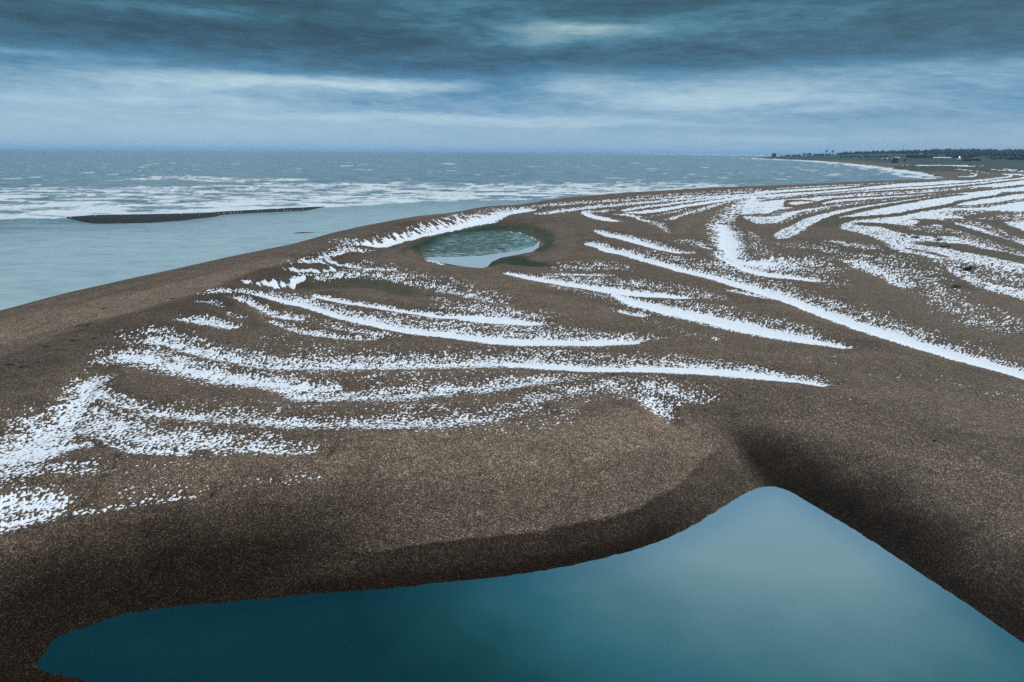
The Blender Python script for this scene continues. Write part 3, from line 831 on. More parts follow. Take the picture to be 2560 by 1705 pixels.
# ------------------------------------------------------------------ pond
m_pond, t = material('pond_ice')
pos = t.n('ShaderNodeNewGeometry').outputs['Position']
c = t.mix(t.noise(pos, 0.6, 4), (.38, .50, .55), (.48, .58, .62))
finish(t, Base_Color=c, Roughness=0.25, IOR=1.33)
PW = [(1058, 645), (1100, 643), (1150, 642.5), (1200, 640), (1255, 633), (1300, 626), (1335, 615), (1349, 603), (1347, 618), (1331, 630), (1290, 638), (1252, 645), (1230, 655), (1219, 667), (1205, 671), (1165, 668), (1106, 658)]
pw = on_plane(*np.array(PW, float).T, ZP)
me = bpy.data.meshes.new('pond')
me.from_pydata([(p[0], p[1], ZP + 0.06) for p in pw], [], [list(range(len(pw)))])
me.materials.append(m_pond)
po = bpy.data.objects.new('pond', me)
po['kind'] = 'structure'
COL.objects.link(po)

# ------------------------------------------------------------------- sea
FO = np.zeros(GX.shape)
fo = lambda dens, *rows, u=5, d=5: streak(FO, dens, T(*rows, u=u, d=d), 'max', z=0.0)
fo(.62, (-200, 500, 34), (0, 497, 30), (200, 496, 26), (400, 490, 26), (600, 484, 24), (800, 478, 22), (1000, 475, 18), (1200, 473, 14), (1400, 470, 11), (1600, 464, 6), (1760, 462, 2), u=14, d=10)
fo(.85, (-200, 525, 14), (0, 525, 14), (200, 522, 12), (400, 519, 12), (600, 512, 12), (800, 503, 11), (1000, 494, 9), (1200, 486, 7), (1400, 480, 6), (1560, 475, 4), (1700, 470, 2), u=10, d=6)
fo(1, (-200, 542, 6), (0, 542, 6), (150, 540, 4), (300, 533, 3), (500, 530, 3), (650, 523, 4), (800, 512, 4), u=8, d=4)
fo(.75, (350, 447, 1.5), (450, 445, 3), (600, 449, 3), (700, 448, 2), u=3, d=5)
fo(1, (812, 516.5, 1), (900, 511, 1), (1000, 505, 1), (1130, 496, .8), u=1, d=.6)
fo(.8, (1200, 499.6, .8), (1300, 498, .8), (1400, 492, .6), u=.8, d=.8)
# surf round the bay
fo(1, (1885, 395.6, .8), (1966, 399.3, .9), (2042, 403.3, 1.2), (2138, 411.8, 1.8), (2195, 418.2, 2), (2256, 427.5, 3), (2310, 436, 4), (2345, 444, 4), u=1.2, d=2.5)
fo(.6, (2100, 410, 1), (2200, 424, 3), (2280, 438, 5), (2320, 446, 4), u=1, d=7)
fo(.75, (1700, 385.6, .8), (1800, 387, 1.4), (1875, 388.6, 1.6), u=1, d=1)
far_ = smooth(250, 500, RR)
sx, sy = GX / 26 + 0.12 * GY / 26, GY / 13
fn = fbm(sx, sy, 5, 0.62, seed=50)
FU = to_uniform(fn)
crest = fbm(GX / 60, GY / 18, 3, 0.55, seed=70)
CU = to_uniform(crest)
foam = np.clip((FO * 1.05 - FU) / 0.38, 0, 1)
capd = np.where(DS < -60, 0.15, 0.0) * smooth(150, 420, RR)
capd = capd + 0.07 * smooth(0.25, 0.5, np.arctan2(GX, GY)) * smooth(300, 600, RR) * (DS < -8)
crest2 = to_uniform(fbm(GX / 22, GY / 9, 3, 0.6, seed=75))
caps = np.clip((capd - (1 - CU * (0.75 + 0.25 * FU))) / 0.08, 0, 1)
caps = np.maximum(caps, .8 * np.clip((capd * .9 - (1 - crest2 * (.8 + .2 * CU))) / 0.09, 0, 1))
foam = np.maximum(foam, caps * (0.35 + .6 * FU) * smooth(3000, 700, RR))
shallow = smooth(-120, -15, DS) * smooth(420, 260, RR)
inner = smooth(300, 215, RR) * smooth(-0.05, -0.2, np.arctan2(GX, GY))
calm_in = np.clip(np.maximum(shallow, inner), 0, 1)
wave = 0.75 * crest + 0.35 * fn
ZS = wave * smooth(240, 420, RR) * (1 - calm_in * .9) * smooth(9000, 2500, RR) + 0.03 * fbm(GX / 5, GY / 3, 2, seed=80)
ZS += 0.35 * foam * smooth(250, 400, RR) * FU
m_sea, t = material('sea_water')
pos = t.n('ShaderNodeNewGeometry').outputs['Position']
sh = t.attr('shallow')
dn_ = t.noise(t.scaled(pos, (.035, .075, .02)), 1.0, 7, .72, .3)
deep = t.ramp(dn_, [(.34, (.065, .12, .15)), (.46, (.15, .235, .275)), (.57, (.23, .32, .36)), (.70, (.36, .44, .47))])  # lit and dark wave faces painted into the offshore water colour
pale = t.ramp(t.noise(t.scaled(pos, (.10, .22, .1)), 1.0, 7, .7, .5), [(.30, (.25, .38, .43)), (.46, (.38, .50, .53)), (.62, (.48, .58, .60))])
wc = t.mix(sh, deep, pale)
ff = t.attr('foam')
ff = t.m('MULTIPLY', ff, t.m('MULTIPLY_ADD', t.noise(t.scaled(pos, (.5, 1.0, 1)), 0.6, 4, .65), 1.3, .35), clamp=True)
wc = t.mix(ff, wc, (.72, .77, .80))
bmp = t.n('ShaderNodeBump', i_Strength=0.8, i_Distance=1.0)
hh = t.m('ADD', t.m('MULTIPLY', t.noise(t.scaled(pos, (.6, 1.0, 1)), 0.22, 5, .65), 1.6), t.m('MULTIPLY', t.noise(t.scaled(pos, (.6, 1.1, 1)), 1.3, 3, .6), 0.3))
t.l(t.m('MULTIPLY', hh, t.m('MULTIPLY_ADD', sh, -0.85, 1.0)), bmp.inputs['Height'])
finish(t, Base_Color=wc, Roughness=t.m('MULTIPLY_ADD', ff, 0.5, 0.18), IOR=1.33, Normal=bmp.outputs[0])
sheet('sea', cells_any((DS < 5)[:, ::2]), ZS[:, ::2], m_sea, {'foam': foam[:, ::2], 'shallow': calm_in[:, ::2]}, cs=2)

# shingle bars standing out of the shallows
m_bar, t = material('wet_shingle')
pos = t.n('ShaderNodeNewGeometry').outputs['Position']
c = t.mix(t.noise(pos, 0.7, 6, .75), (.010, .012, .014), (.040, .036, .034))
finish(t, Base_Color=c, Roughness=0.6)


def bar(name, up, lo, h, n=70, m=10):
    up = np.array(up, float)
    lo = np.array(lo, float)
    tt = np.linspace(0, 1, n)

    def res(P):
        L = np.r_[0, np.cumsum(np.hypot(*np.diff(P, axis=0).T))]
        L /= L[-1]
        return np.stack([np.interp(tt, L, P[:, 0]), np.interp(tt, L, P[:, 1])], 1)
    A, B = on_plane(*res(up).T, 0.0), on_plane(*res(lo).T, 0.0)
    vs, fs = [], []
    for i in range(n):
        for j in range(m + 1):
            s = j / m
            p = A[i] * (1 - s) + B[i] * s
            e = min(1, 8 * min(tt[i], 1 - tt[i]))
            p = p + np.array([vnoise(np.array([p[0] / 3.0]), np.array([p[1] / 3.0]), 5)[0] * 0.6, 0])
            vs.append((p[0], p[1], -0.12 + h * e * math.sin(math.pi * s) ** 0.8 + 0.12 * (0 < s < 1)))
    for i in range(n - 1):
        for j in range(m):
            a = i * (m + 1) + j
            fs.append((a, a + 1, a + m + 2, a + m + 1))
    me = bpy.data.meshes.new(name)
    me.from_pydata(vs, [], fs)
    me.polygons.foreach_set('use_smooth', [True] * len(fs))
    me.materials.append(m_bar)
    o = bpy.data.objects.new(name, me)
    o['kind'] = 'structure'
    COL.objects.link(o)
    return o


bar('shingle_bar', [(151, 543.5), (236, 537), (372, 535), (508, 533), (592, 529), (694, 524), (779, 517), (812, 516)],
    [(151, 543.6), (185, 549), (209, 555), (229, 559.5), (270, 560), (372, 558), (457, 552), (538, 542), (555, 537.5), (643, 532), (772, 526), (800, 521), (812, 516.2)], 0.8)
bar('shingle_bar.001', [(734, 583), (755, 580.5), (787, 580.5)], [(734, 583.2), (760, 583), (787, 580.8)], 0.15, 20, 4)


# ============================================================= placed things
def zone(x, y):
    return float(np.interp(0, [0], [0]))


def ground_z(x, y):
    r, a = math.hypot(x, y), math.atan2(x, y)
    i = int(np.clip(np.searchsorted(-R, -r) - 1, 0, NR - 2)) if False else int(np.clip(np.searchsorted(R, r) - 1, 0, NR - 2))
    j = int(np.clip(np.searchsorted(AZ, a) - 1, 0, NC - 2))
    u = (r - R[i]) / (R[i + 1] - R[i])
    v = (a - AZ[j]) / (AZ[j + 1] - AZ[j])
    return float((Z[i, j] * (1 - u) + Z[i + 1, j] * u) * (1 - v) + (Z[i, j + 1] * (1 - u) + Z[i + 1, j + 1] * u) * v)


def at_ground(px, py):
    g = on_ground(px, py)[0]
    return Vector((g[0], g[1], ground_z(g[0], g[1])))


def at_range(px, r):
    """ground point in the direction of photo column px at distance r"""
    d = ray(px, 390.0)
    a = math.atan2(d[0], d[1])
    x, y = r * math.sin(a), r * math.cos(a)
    return Vector((x, y, ground_z(x, y)))


def tag(o, label, cat, group=None):
    o['label'], o['category'] = label, cat
    if group:
        o['group'] = group
    return o


def empty(name, loc, label, cat, group=None, rz=0.0):
    o = bpy.data.objects.new(name, None)
    o.location, o.rotation_euler = loc, (0, 0, rz)
    COL.objects.link(o)
    return tag(o, label, cat, group)


def link(name, bm, mat, parent=None, smooth_=False, loc=None):
    me = bpy.data.meshes.new(name)
    bmesh.ops.recalc_face_normals(bm, faces=bm.faces)
    for f_ in bm.faces:
        f_.smooth = smooth_
    bm.to_mesh(me)
    bm.free()
    me.materials.append(mat)
    o = bpy.data.objects.new(name, me)
    COL.objects.link(o)
    if parent:
        o.parent = parent
    if loc is not None:
        o.location = loc
    return o


def box(bm, x0, x1, y0, y1, z0, z1):
    v = [bm.verts.new(p) for p in ((x0, y0, z0), (x1, y0, z0), (x1, y1, z0), (x0, y1, z0), (x0, y0, z1), (x1, y0, z1), (x1, y1, z1), (x0, y1, z1))]
    for f_ in ((0, 1, 2, 3), (4, 5, 6, 7), (0, 1, 5, 4), (1, 2, 6, 5), (2, 3, 7, 6), (3, 0, 4, 7)):
        bm.faces.new([v[k] for k in f_])


def tube(bm, a, b, r0, r1, n=6):
    a, b = Vector(a), Vector(b)
    q = (b - a).to_track_quat('Z', 'Y')
    A = [bm.verts.new(a + q @ Vector((r0 * math.cos(2 * math.pi * k / n), r0 * math.sin(2 * math.pi * k / n), 0))) for k in range(n)]
    B = [bm.verts.new(b + q @ Vector((r1 * math.cos(2 * math.pi * k / n), r1 * math.sin(2 * math.pi * k / n), 0))) for k in range(n)]
    for k in range(n):
        bm.faces.new((A[k], A[(k + 1) % n], B[(k + 1) % n], B[k]))
    bm.faces.new(A)
    bm.faces.new(B)


def blob(bm, c, rad, sub=1, jit=0.25):
    v = bmesh.ops.create_icosphere(bm, subdivisions=sub, radius=1.0)['verts']
    ph = random.random() * 9
    for q in v:
        k = 1 + jit * (random.random() - .5) * 2
        q.co = Vector(c) + Vector((q.co.x * rad[0] * k, q.co.y * rad[1] * k, q.co.z * rad[2] * k))


def leaves(bm, c, rad, n, size):
    for _ in range(n):
        d = Vector((random.gauss(0, 1), random.gauss(0, 1), random.gauss(0, 1)))
        d.normalize()
        k = random.uniform(.75, 1.12)
        p = Vector(c) + Vector((d.x * rad[0] * k, d.y * rad[1] * k, d.z * rad[2] * k))
        a = Vector((random.gauss(0, 1), random.gauss(0, 1), random.gauss(0, 1))).normalized() * size
        b = a.cross(d).normalized() * size * random.uniform(.5, 1)
        bm.faces.new([bm.verts.new(p + a), bm.verts.new(p + b), bm.verts.new(p - a)])


m_leaf = plain('foliage', (.022, .036, .026), .9, .5, .15)
m_bark = plain('bark', (.06, .05, .042), .9)
m_stone = plain('tower_stone', (.12, .105, .095), .9, .4, .5)
m_brick = plain('tower_brick', (.15, .085, .065), .9, .4, .6)
m_white = plain('white_wall', (.78, .78, .76), .8, .1)
m_roofs = plain('slate_roof', (.10, .10, .11), .8)
m_snowroof = plain('snowy_roof', (.80, .83, .88), .7, .06)
m_dark = plain('dark_opening', (.02, .02, .022), .6)
m_steel = plain('mast_steel', (.22, .23, .25), .6)
m_weed = plain('seaweed', (.012, .012, .010), .7, .5, 8)
m_twig = plain('dead_stems', (.045, .040, .048), .9, .4, 6)
m_wood = plain('driftwood', (.05, .040, .034), .85, .5, 5)
m_gull = plain('gull_feathers', (.80, .80, .80), .8, .05)
m_gullgrey = plain('gull_wing', (.30, .32, .34), .8, .1)
m_beak = plain('gull_bill', (.55, .33, .05), .6, .1)

# ---- round stone tower on the headland
p = at_range(1935, 3560)
tw = empty('martello_tower', p, 'squat round grey stone tower standing near the tip of the headland', 'tower')
bm = bmesh.new()
N = 28
Rr = [(10.4, -2), (9.6, 14.5), (9.9, 14.5), (9.9, 15.6)]
rings = [[bm.verts.new((r_ * math.cos(2 * math.pi * k / N), r_ * math.sin(2 * math.pi * k / N), z_)) for k in range(N)] for r_, z_ in Rr]
for a_, b_ in zip(rings[:-1], rings[1:]):
    for k in range(N):
        bm.faces.new((a_[k], a_[(k + 1) % N], b_[(k + 1) % N], b_[k]))
bm.faces.new(rings[-1])
link('wall', bm, m_stone, tw)
bm = bmesh.new()
Rr = [(9.9, 15.6), (10.2, 15.6), (10.2, 17.0), (9.0, 17.0), (9.0, 15.6)]
rings = [[bm.verts.new((r_ * math.cos(2 * math.pi * k / N), r_ * math.sin(2 * math.pi * k / N), z_)) for k in range(N)] for r_, z_ in Rr]
for a_, b_ in zip(rings[:-1], rings[1:]):
    for k in range(N):
        bm.faces.new((a_[k], a_[(k + 1) % N], b_[(k + 1) % N], b_[k]))
link('parapet', bm, m_stone, tw)
for a_ in (-1.35, -1.75):
    bm = bmesh.new()
    box(bm, -.6, .6, -.15, .15, -1, 1)
    o = link('window', bm, m_dark, tw)
    o.location = (9.95 * math.cos(a_), 9.95 * math.sin(a_), 8)
    o.rotation_euler = (0, 0, a_ + math.pi / 2)

# ---- brick tower behind the far beach
p = at_range(2241, 2060)
tw = empty('martello_tower', p, 'broad brown brick round tower with pale cap behind the far beach', 'tower')
bm = bmesh.new()
Rr = [(9.6, -1), (8.6, 12)]
rings = [[bm.verts.new((r_ * math.cos(2 * math.pi * k / N), r_ * math.sin(2 * math.pi * k / N), z_)) for k in range(N)] for r_, z_ in Rr]
for k in range(N):
    bm.faces.new((rings[0][k], rings[0][(k + 1) % N], rings[1][(k + 1) % N], rings[1][k]))
bm.faces.new(rings[1])
link('wall', bm, m_brick, tw)
bm = bmesh.new()
Rr = [(8.2, 12), (7.4, 13.4), (2.0, 14.2)]
rings = [[bm.verts.new((r_ * math.cos(2 * math.pi * k / N), r_ * math.sin(2 * math.pi * k / N), z_)) for k in range(N)] for r_, z_ in Rr]
for a_, b_ in zip(rings[:-1], rings[1:]):
    for k in range(N):
        bm.faces.new((a_[k], a_[(k + 1) % N], b_[(k + 1) % N], b_[k]))
bm.faces.new(rings[-1])
link('roof', bm, m_snowroof, tw)
bm = bmesh.new()
box(bm, -.9, .9, -.2, .2, -1.3, 1.3)
o = link('door', bm, m_dark, tw)
o.location = (-3.2, -8.55, 4.5)
o.rotation_euler = (0, 0, -.35)

# ---- mast on the hill
p = at_range(2256, 4500)
ms = empty('radio_mast', p, 'thin tall steel lattice mast rising over the distant wood', 'mast')
bm = bmesh.new()
hgt = 78 - p.z
for k in range(3):
    a_ = k * 2.094
    tube(bm, (1.5 * math.cos(a_), 1.5 * math.sin(a_), -1), (.5 * math.cos(a_), .5 * math.sin(a_), hgt), .32, .22, 5)
for q in range(20):
    z0, z1 = hgt * q / 20, hgt * (q + 1) / 20
    for k in range(3):
        a_, b_ = k * 2.094, (k + 1) * 2.094
        r0_, r1_ = 1.5 - q / 20, 1.5 - (q + 1) / 20
        tube(bm, (r0_ * math.cos(a_), r0_ * math.sin(a_), z0), (r1_ * math.cos(b_), r1_ * math.sin(b_), z1), .14, .14, 4)
link('lattice', bm, m_steel, ms)
bm = bmesh.new()
tube(bm, (0, 0, hgt), (0, 0, hgt + 6), .25, .12, 5)
link('aerial', bm, m_steel, ms)


# ---- houses
def house(px, r, wdt, dep, hw, hr, label, cat='house', group=None, wall=m_white, roof=m_roofs, name='cottage', win=3, rz=None, chim=True):
    p = at_range(px, r)
    hz = empty(name, p, label, cat, group, -math.atan2(p.x, p.y) if rz is None else rz)
    bm = bmesh.new()
    box(bm, -wdt / 2, wdt / 2, -dep / 2, dep / 2, -1, hw)
    link('wall', bm, wall, hz)
    bm = bmesh.new()
    e = .4
    v = [bm.verts.new(q) for q in ((-wdt / 2 - e, -dep / 2 - e, hw), (wdt / 2 + e, -dep / 2 - e, hw), (wdt / 2 + e, dep / 2 + e, hw), (-wdt / 2 - e, dep / 2 + e, hw), (-wdt / 2 - e, 0, hw + hr), (wdt / 2 + e, 0, hw + hr))]
    for f_ in ((0, 1, 5, 4), (2, 3, 4, 5), (0, 4, 3), (1, 2, 5), (0, 1, 2, 3)):
        bm.faces.new([v[k] for k in f_])
    rf = link('roof', bm, roof, hz)
    if chim:
        bm = bmesh.new()
        box(bm, -wdt / 2 + .3, -wdt / 2 + 1.3, -.5, .5, hw + hr - 1, hw + hr + 1.4)
        link('chimney', bm, m_brick, rf)
    for k in range(win):
        bm = bmesh.new()
        x = -wdt / 2 + wdt * (k + .5) / win
        box(bm, x - .5, x + .5, -dep / 2 - .06, -dep / 2 + .1, hw * .35, hw * .75)
        link('window', bm, m_dark, hz)
    return hz


for k, px in enumerate((2201, 2207.5, 2212.5, 2219, 2225.5, 2231)):
    lab = ['leftmost white cottage of the row left of the brown brick tower', 'second white cottage from the left in the row by the brown brick tower', 'third white cottage from the left in the row by the brown brick tower',
           'fourth white cottage from the left in the row by the brown brick tower', 'white cottage second from the brown brick tower', 'white cottage of the row standing right beside the brown brick tower'][k]
    house(px, 2500 + 14 * (k % 2), 6.5 + (k % 3) * 1.2, 6, 5.5, 2.6, lab, 'cottage', 'white cottages behind the far beach', roof=m_snowroof if k % 2 else m_roofs)
house(2356, 2700, 50, 12, 4.2, 2.6, 'long low white shed with snowy roof before the dark wood', 'shed', name='farm_shed', roof=m_snowroof, win=6, chim=False)
house(2403, 2560, 17, 9, 3.4, 2.2, 'small low white barn just below the lit house', 'barn', name='barn', roof=m_snowroof, win=2, chim=False)
lh = house(2399.5, 2760, 9, 8, 6, 3, 'house with a bright lamp glowing among the dark trees', 'house', name='house', win=2)
m_lamp, t = material('lamp_glow')
em = t.n('ShaderNodeEmission')
em.inputs[0].default_value, em.inputs[1].default_value = (1, .86, .74, 1), 4
t.l(em.outputs[0], t.n('ShaderNodeOutputMaterial').inputs[0])
bm = bmesh.new()
box(bm, -.9, .9, -4.5, -4.1, 5.4, 7.0)
link('lamp', bm, m_lamp, lh)
house(2470, 3000, 9, 8, 5, 3, 'grey-roofed brick house half hidden in the trees near the right edge', 'house', name='house', wall=m_brick)
house(2300, 3350, 10, 8, 5, 3, 'pale house with snowy roof on the hill between the woods', 'house', name='house', roof=m_snowroof)


# ---- single trees
def tree(px, r, hgt, crown, label, lean=0.0, name='tree', group=None, trunk=.35, nleaf=90):
    p = at_range(px, r)
    tr = empty(name, p, label, 'tree', group)
    bm = bmesh.new()
    topx = lean * hgt
    tube(bm, (0, 0, -.6), (topx * .5, 0, hgt * .45), trunk * 1.4, trunk, 7)
    tube(bm, (topx * .5, 0, hgt * .45), (topx, 0, hgt * .85), trunk, trunk * .4, 6)
    for c in crown:
        tube(bm, (topx * .5, 0, hgt * .42), (c[0] + topx, c[1], c[2]), trunk * .5, trunk * .2, 5)
    link('trunk', bm, m_bark, tr)
    bm = bmesh.new()
    for c in crown:
        q = (c[0] + topx, c[1], c[2])
        blob(bm, q, (c[3] * .8, c[3] * .8, c[4] * .8), 2, .3)
        leaves(bm, q, (c[3], c[3], c[4]), nleaf, c[3] * .22)
    link('crown', bm, m_leaf, tr)
    return tr


um = [(-5, 0, 13, 4.5, 2.2), (0, 2, 14.6, 5, 2.3), (5, 0, 12.6, 4.2, 2.0), (1, -3, 13.4, 4, 1.9)]
tree(2011, 3300, 15, um, 'left one of two flat-topped pines standing on the headland skyline', name='pine_tree')
tree(2023, 3300, 15, [(-4, 0, 12, 4.2, 2.2), (1, 1, 14.4, 4.6, 2.4), (6, 0, 13.2, 3.6, 1.8), (8.5, 1, 11.4, 2.6, 1.5)], 'right one of two flat-topped pines standing on the headland skyline', name='pine_tree')
tree(2063, 3500, 22, [(0, 0, 20, 4, 3.4), (3, 0, 23.5, 3.4, 2.6), (-2.5, 1, 17, 3, 2.6)], 'lone tall tree leaning right above the headland hedge', lean=.18)
tree(2080, 3500, 20, [(0, 0, 18, 4.4, 3.6), (2, 0, 20.6, 3, 2.4), (-3, 1, 15, 3, 2.6)], 'round-headed tree just left of where the long wood begins', lean=.05)
tree(2262, 2080, 8, [(0, 0, 7, 2.4, 2.0), (2.6, 0, 9, 2.4, 1.8), (-1.6, 0, 4.6, 1.8, 1.5)], 'wind-bent dark tree leaning right beside the brown brick tower', lean=.35, name='thorn_tree')
for k, (px, r, h) in enumerate([(1954, 3540, 7), (1967, 3520, 8), (1983, 3480, 9), (1997, 3400, 10), (2040, 3450, 11), (2052, 3450, 9)]):
    tree(px, r, h, [(-2.5, 0, h * .55, 3.4, h * .33), (2, 1, h * .62, 3.6, h * .36), (5, -1, h * .45, 3, h * .3), (-6, 1, h * .42, 3, h * .3)],
         ['low dark bush nearest the stone tower on the headland', 'second dark bush right of the stone headland tower', 'third dark bush right of the stone headland tower', 'dark bush just left of the two flat-topped pines',
          'dark rounded bush just right of the two flat-topped pines', 'dark low bush left of the leaning tree'][k], name='bush', group='bushes along the headland', nleaf=60)

# ---- far-off woods: one mass nobody could count
bm = bmesh.new()


def grove(px0, px1, r, n, h0, h1, dr=120):
    for k in range(n):
        px = random.uniform(px0, px1)
        p = at_range(px, r + random.uniform(-dr, dr))
        h = random.uniform(h0, h1)
        if p.z < 0.5:
            continue
        wd = random.uniform(.55, .9) * h * .6
        blob(bm, (p.x, p.y, p.z + h * .52), (wd, wd, h * .52), 1, .3)
        blob(bm, (p.x + random.uniform(-wd, wd), p.y, p.z + h * .35), (wd * .8, wd * .8, h * .36), 1, .3)
        leaves(bm, (p.x, p.y, p.z + h * .6), (wd, wd, h * .5), 14, h * .09)


grove(2086, 2600, 4700, 330, 17, 25, 200)
grove(2100, 2330, 4000, 120, 10, 16)
grove(2330, 2600, 3900, 180, 12, 20)
grove(2268, 2345, 2900, 36, 9, 13, 60)
grove(2366, 2440, 2950, 38, 10, 15, 60)
grove(2405, 2450, 2500, 18, 6, 9, 50)
grove(2440, 2620, 3300, 60, 11, 16, 120)
grove(2480, 2620, 2700, 30, 8, 12, 80)
grove(2100, 2220, 3050, 40, 5, 8, 80)
grove(1960, 2120, 3700, 50, 6, 9, 60)
grove(2150, 2230, 2700, 14, 3, 5, 40)
wd_ = link('wood', bm, m_leaf)
wd_['kind'] = 'stuff'

# ---- gulls on the bar
GL = [(177, 544.5), (239, 540), (419, 536.6), (453, 535.3), (489, 534), (498, 538.4), (547, 535), (557, 534.6), (561, 533.6), (576, 533.3), (586, 532.6), (594, 532), (603, 531.6), (645, 529.2), (654, 528.9), (693, 525.8), (710, 526.5),
      (718, 527), (727, 526.8), (735, 524.8), (744, 525.1), (757, 524.4)]


def gull_parts(root):
    bm = bmesh.new()
    bmesh.ops.create_uvsphere(bm, u_segments=10, v_segments=7, radius=1)
    for v in bm.verts:
        x = v.co.x
        v.co = Vector((x * .26, v.co.y * .11 * (1 - .35 * max(0, -x)), v.co.z * .12 + .25 + .03 * x))
    bmesh.ops.create_uvsphere(bm, u_segments=8, v_segments=6, radius=.065, matrix=Matrix.Translation((.25, 0, .40)))
    tube(bm, (.18, 0, .29), (.25, 0, .40), .08, .055, 7)
    body = link('body', bm, m_gull, root, True)
    bm = bmesh.new()
    for s in (-1, 1):
        a = [bm.verts.new(q) for q in ((.14, s * .10, .30), (.0, s * .125, .33), (-.36, s * .05, .27), (-.12, s * .12, .22))]
        b = [bm.verts.new(v.co - Vector((0, s * .02, 0))) for v in a]
        bm.faces.new(a)
        bm.faces.new(b[::-1])
        for k in range(4):
            bm.faces.new((a[k], a[(k + 1) % 4], b[(k + 1) % 4], b[k]))
    link('wings', bm, m_gullgrey, root)
    bm = bmesh.new()
    tube(bm, (.30, 0, .40), (.38, 0, .385), .018, .006, 5)
    link('bill', bm, m_beak, root)
    for s in (-1, 1):
        bm = bmesh.new()
        tube(bm, (.02, s * .04, 0), (.02, s * .04, .16), .010, .012, 5)
        box(bm, .0, .07, s * .04 - .025, s * .04 + .025, 0, .012)
        link('leg', bm, m_beak, root)


GLAB = {1: 'lone white gull near the upper edge on the broad left half of the bar', 2: 'white gull by itself at the middle of the broad part of the bar', 5: 'white gull nearest the lower edge in the middle of the bar', 21: 'rightmost white gull near the thin right tip of the bar'}
DGr = bpy.context.evaluated_depsgraph_get()


def bar_z(px, py):
    """top of the bar under a pixel"""
    DGr.update()
    d = ray(px, py)
    ok, loc, *_ = BARO.ray_cast(Vector((0, 0, H)), Vector(d))
    if ok:
        return loc
    q = on_plane(px, py, 0.5)
    return Vector((q[0], q[1], 0.5))


BARO = bpy.data.objects['shingle_bar']
bpy.context.view_layer.update()
proto = None
for k, (px, py) in enumerate(GL):
    loc = bar_z(px, py + 1.0)
    rz = random.uniform(0, 6.28)
    if proto is None:
        proto = empty('gull', loc, 'leftmost white gull alone at the pointed left end of the dark shingle bar', 'gull', 'gulls resting on the shingle bar', rz)
        gull_parts(proto)
        kids = list(proto.children)
        proto.scale = (1.15,) * 3
    else:
        o = proto.copy()
        o.location, o.rotation_euler = loc, (0, 0, rz)
        o['label'] = 'small white gull in the loose row along the dark shingle bar in the shallows'
        COL.objects.link(o)
        if k in GLAB:
            o['label'] = GLAB[k]
        for ch in kids:
            c_ = ch.copy()
            COL.objects.link(c_)
            c_.parent = o

# ---- seaweed clumps thrown up behind the berm
WD = [(28, 917, 'black seaweed clump nearest the left edge behind the berm'), (61, 921, 'second black seaweed clump from the left behind the berm'), (115, 870, 'black seaweed clump alone on the bare slope above the big snow fan'),
      (187, 854, 'wide black seaweed clump halfway up the bare slope'), (198, 819, 'left one of three black seaweed clumps below the berm crest'), (215, 818, 'middle one of three black seaweed clumps below the berm crest'),
      (228, 813, 'right one of three black seaweed clumps below the berm crest'), (238, 848, 'small black seaweed clump right of the wide one on the bare slope'), (261, 775, 'small dark seaweed clump high beside the berm crest'),
      (430, 749, 'dark seaweed clump farthest up the beach near the first snow bits')]
for k, (px, py, lab) in enumerate(WD):
    loc = at_ground(px, py)
    bm = bmesh.new()
    for _ in range(5):
        s = random.uniform(.10, .2) * (1.3 if 'wide' in lab else 1)
        blob(bm, (random.uniform(-.28, .28), random.uniform(-.18, .18), .03), (s * 1.3, s, .06), 1, .35)
    for _ in range(8):
        a_ = random.uniform(0, 6.28)
        tube(bm, (0, 0, .04), (.45 * math.cos(a_), .3 * math.sin(a_), .03), .03, .012, 4)
    o = link('seaweed_clump', bm, m_weed, loc=loc)
    tag(o, lab, 'seaweed', 'seaweed clumps on the slope behind the berm')

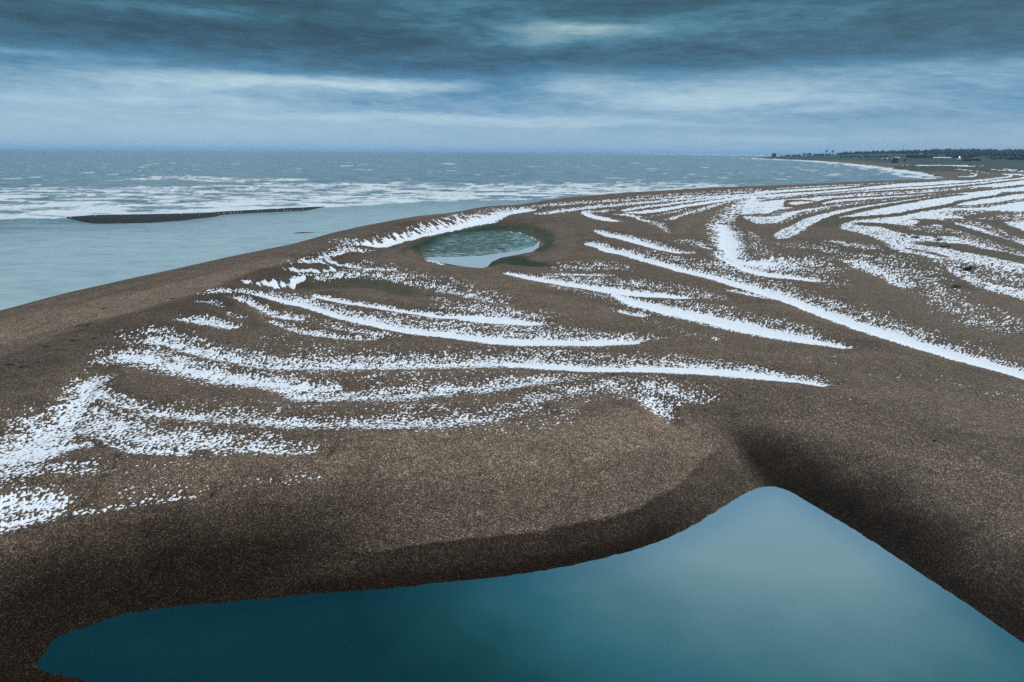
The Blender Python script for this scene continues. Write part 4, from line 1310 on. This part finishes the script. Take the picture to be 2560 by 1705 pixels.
# ---- dead sea-kale bushes in the snow on the right
SH = [(2257, 592, 1.0, 'dark dead bush at the left end of the row in the snow'), (2272, 590, .7, 'small dead bush second in the row in the snow'), (2290, 597, 1.3, 'wide dark dead bush in the middle of the snowy hollow'),
      (2337, 596, .9, 'upper of the two dark dead bushes right of the snowy hollow'), (2346, 603, 1.4, 'larger lower dead bush right of the snowy hollow'), (2246, 628, .6, 'small black dead bush at the edge of the bare green ridge'),
      (2420, 677, 1.6, 'dark spreading dead bush alone between two long snow bands'), (2390, 720, .8, 'low dead bush on the bare ridge below the snowfield')]
for px, py, s, lab in SH:
    loc = at_ground(px, py)
    rt = empty('dead_bush', loc, lab, 'bush', 'dead bushes on the snowy shingle')
    bm = bmesh.new()
    for _ in range(46):
        a_, b_ = random.uniform(0, 6.28), random.uniform(.2, 1.3)
        q = Vector((math.cos(a_) * math.cos(b_) * 1.1, math.sin(a_) * math.cos(b_) * .9, math.sin(b_) * .75)) * s * random.uniform(.6, 1)
        tube(bm, (q.x * .1, q.y * .1, -.05), q, .03 * s, .015 * s, 4)
    link('stems', bm, m_twig, rt)
    bm = bmesh.new()
    leaves(bm, (0, 0, .25 * s), (1.0 * s, .8 * s, .4 * s), 90, .12 * s)
    link('seed_heads', bm, m_twig, rt)

# ---- driftwood


def log(px, py, L, r, rz, lab, mat=m_wood):
    loc = at_ground(px, py)
    bm = bmesh.new()
    prev = Vector((-L / 2, 0, r * .7))
    for k in range(6):
        nx_ = Vector((-L / 2 + L * (k + 1) / 6, random.uniform(-.06, .06) * L, r * random.uniform(.5, .9)))
        tube(bm, prev, nx_, r * (1 - .08 * k), r * (1 - .08 * (k + 1)), 7)
        prev = nx_
    tube(bm, (0, 0, r * .7), (L * .15, L * .12, r * 2.4), r * .45, r * .2, 5)
    o = link('driftwood', bm, mat, loc=loc)
    o.rotation_euler = (0, 0, rz)
    return tag(o, lab, 'driftwood')


log(2337, 1114, .38, .06, .1, 'small black piece of driftwood alone on the bare shingle at right')
log(2363, 618, 3.2, .28, .4, 'dark driftwood log on the green ridge below the dead bushes')
log(2328, 698, 2.4, .14, -.1, 'pale snow-dusted driftwood log lying on the bare ridge', m_snowroof)

# ------------------------------------------------------------------- haze
m_haze, t = material('haze')
pv = t.n('ShaderNodeVolumePrincipled')
pv.inputs['Color'].default_value = (.48, .74, 1.0, 1)
pv.inputs['Density'].default_value = 0.000055
pv.inputs['Anisotropy'].default_value = 0.0
t.l(pv.outputs[0], t.n('ShaderNodeOutputMaterial').inputs['Volume'])
bm = bmesh.new()
box(bm, -60000, 60000, -2000, 60000, -6.5, 95)
hz = link('haze', bm, m_haze)
hz['kind'] = 'stuff'
print('verts', sum(len(o.data.vertices) for o in bpy.data.objects if o.type == 'MESH'), 'faces', sum(len(o.data.polygons) for o in bpy.data.objects if o.type == 'MESH'))
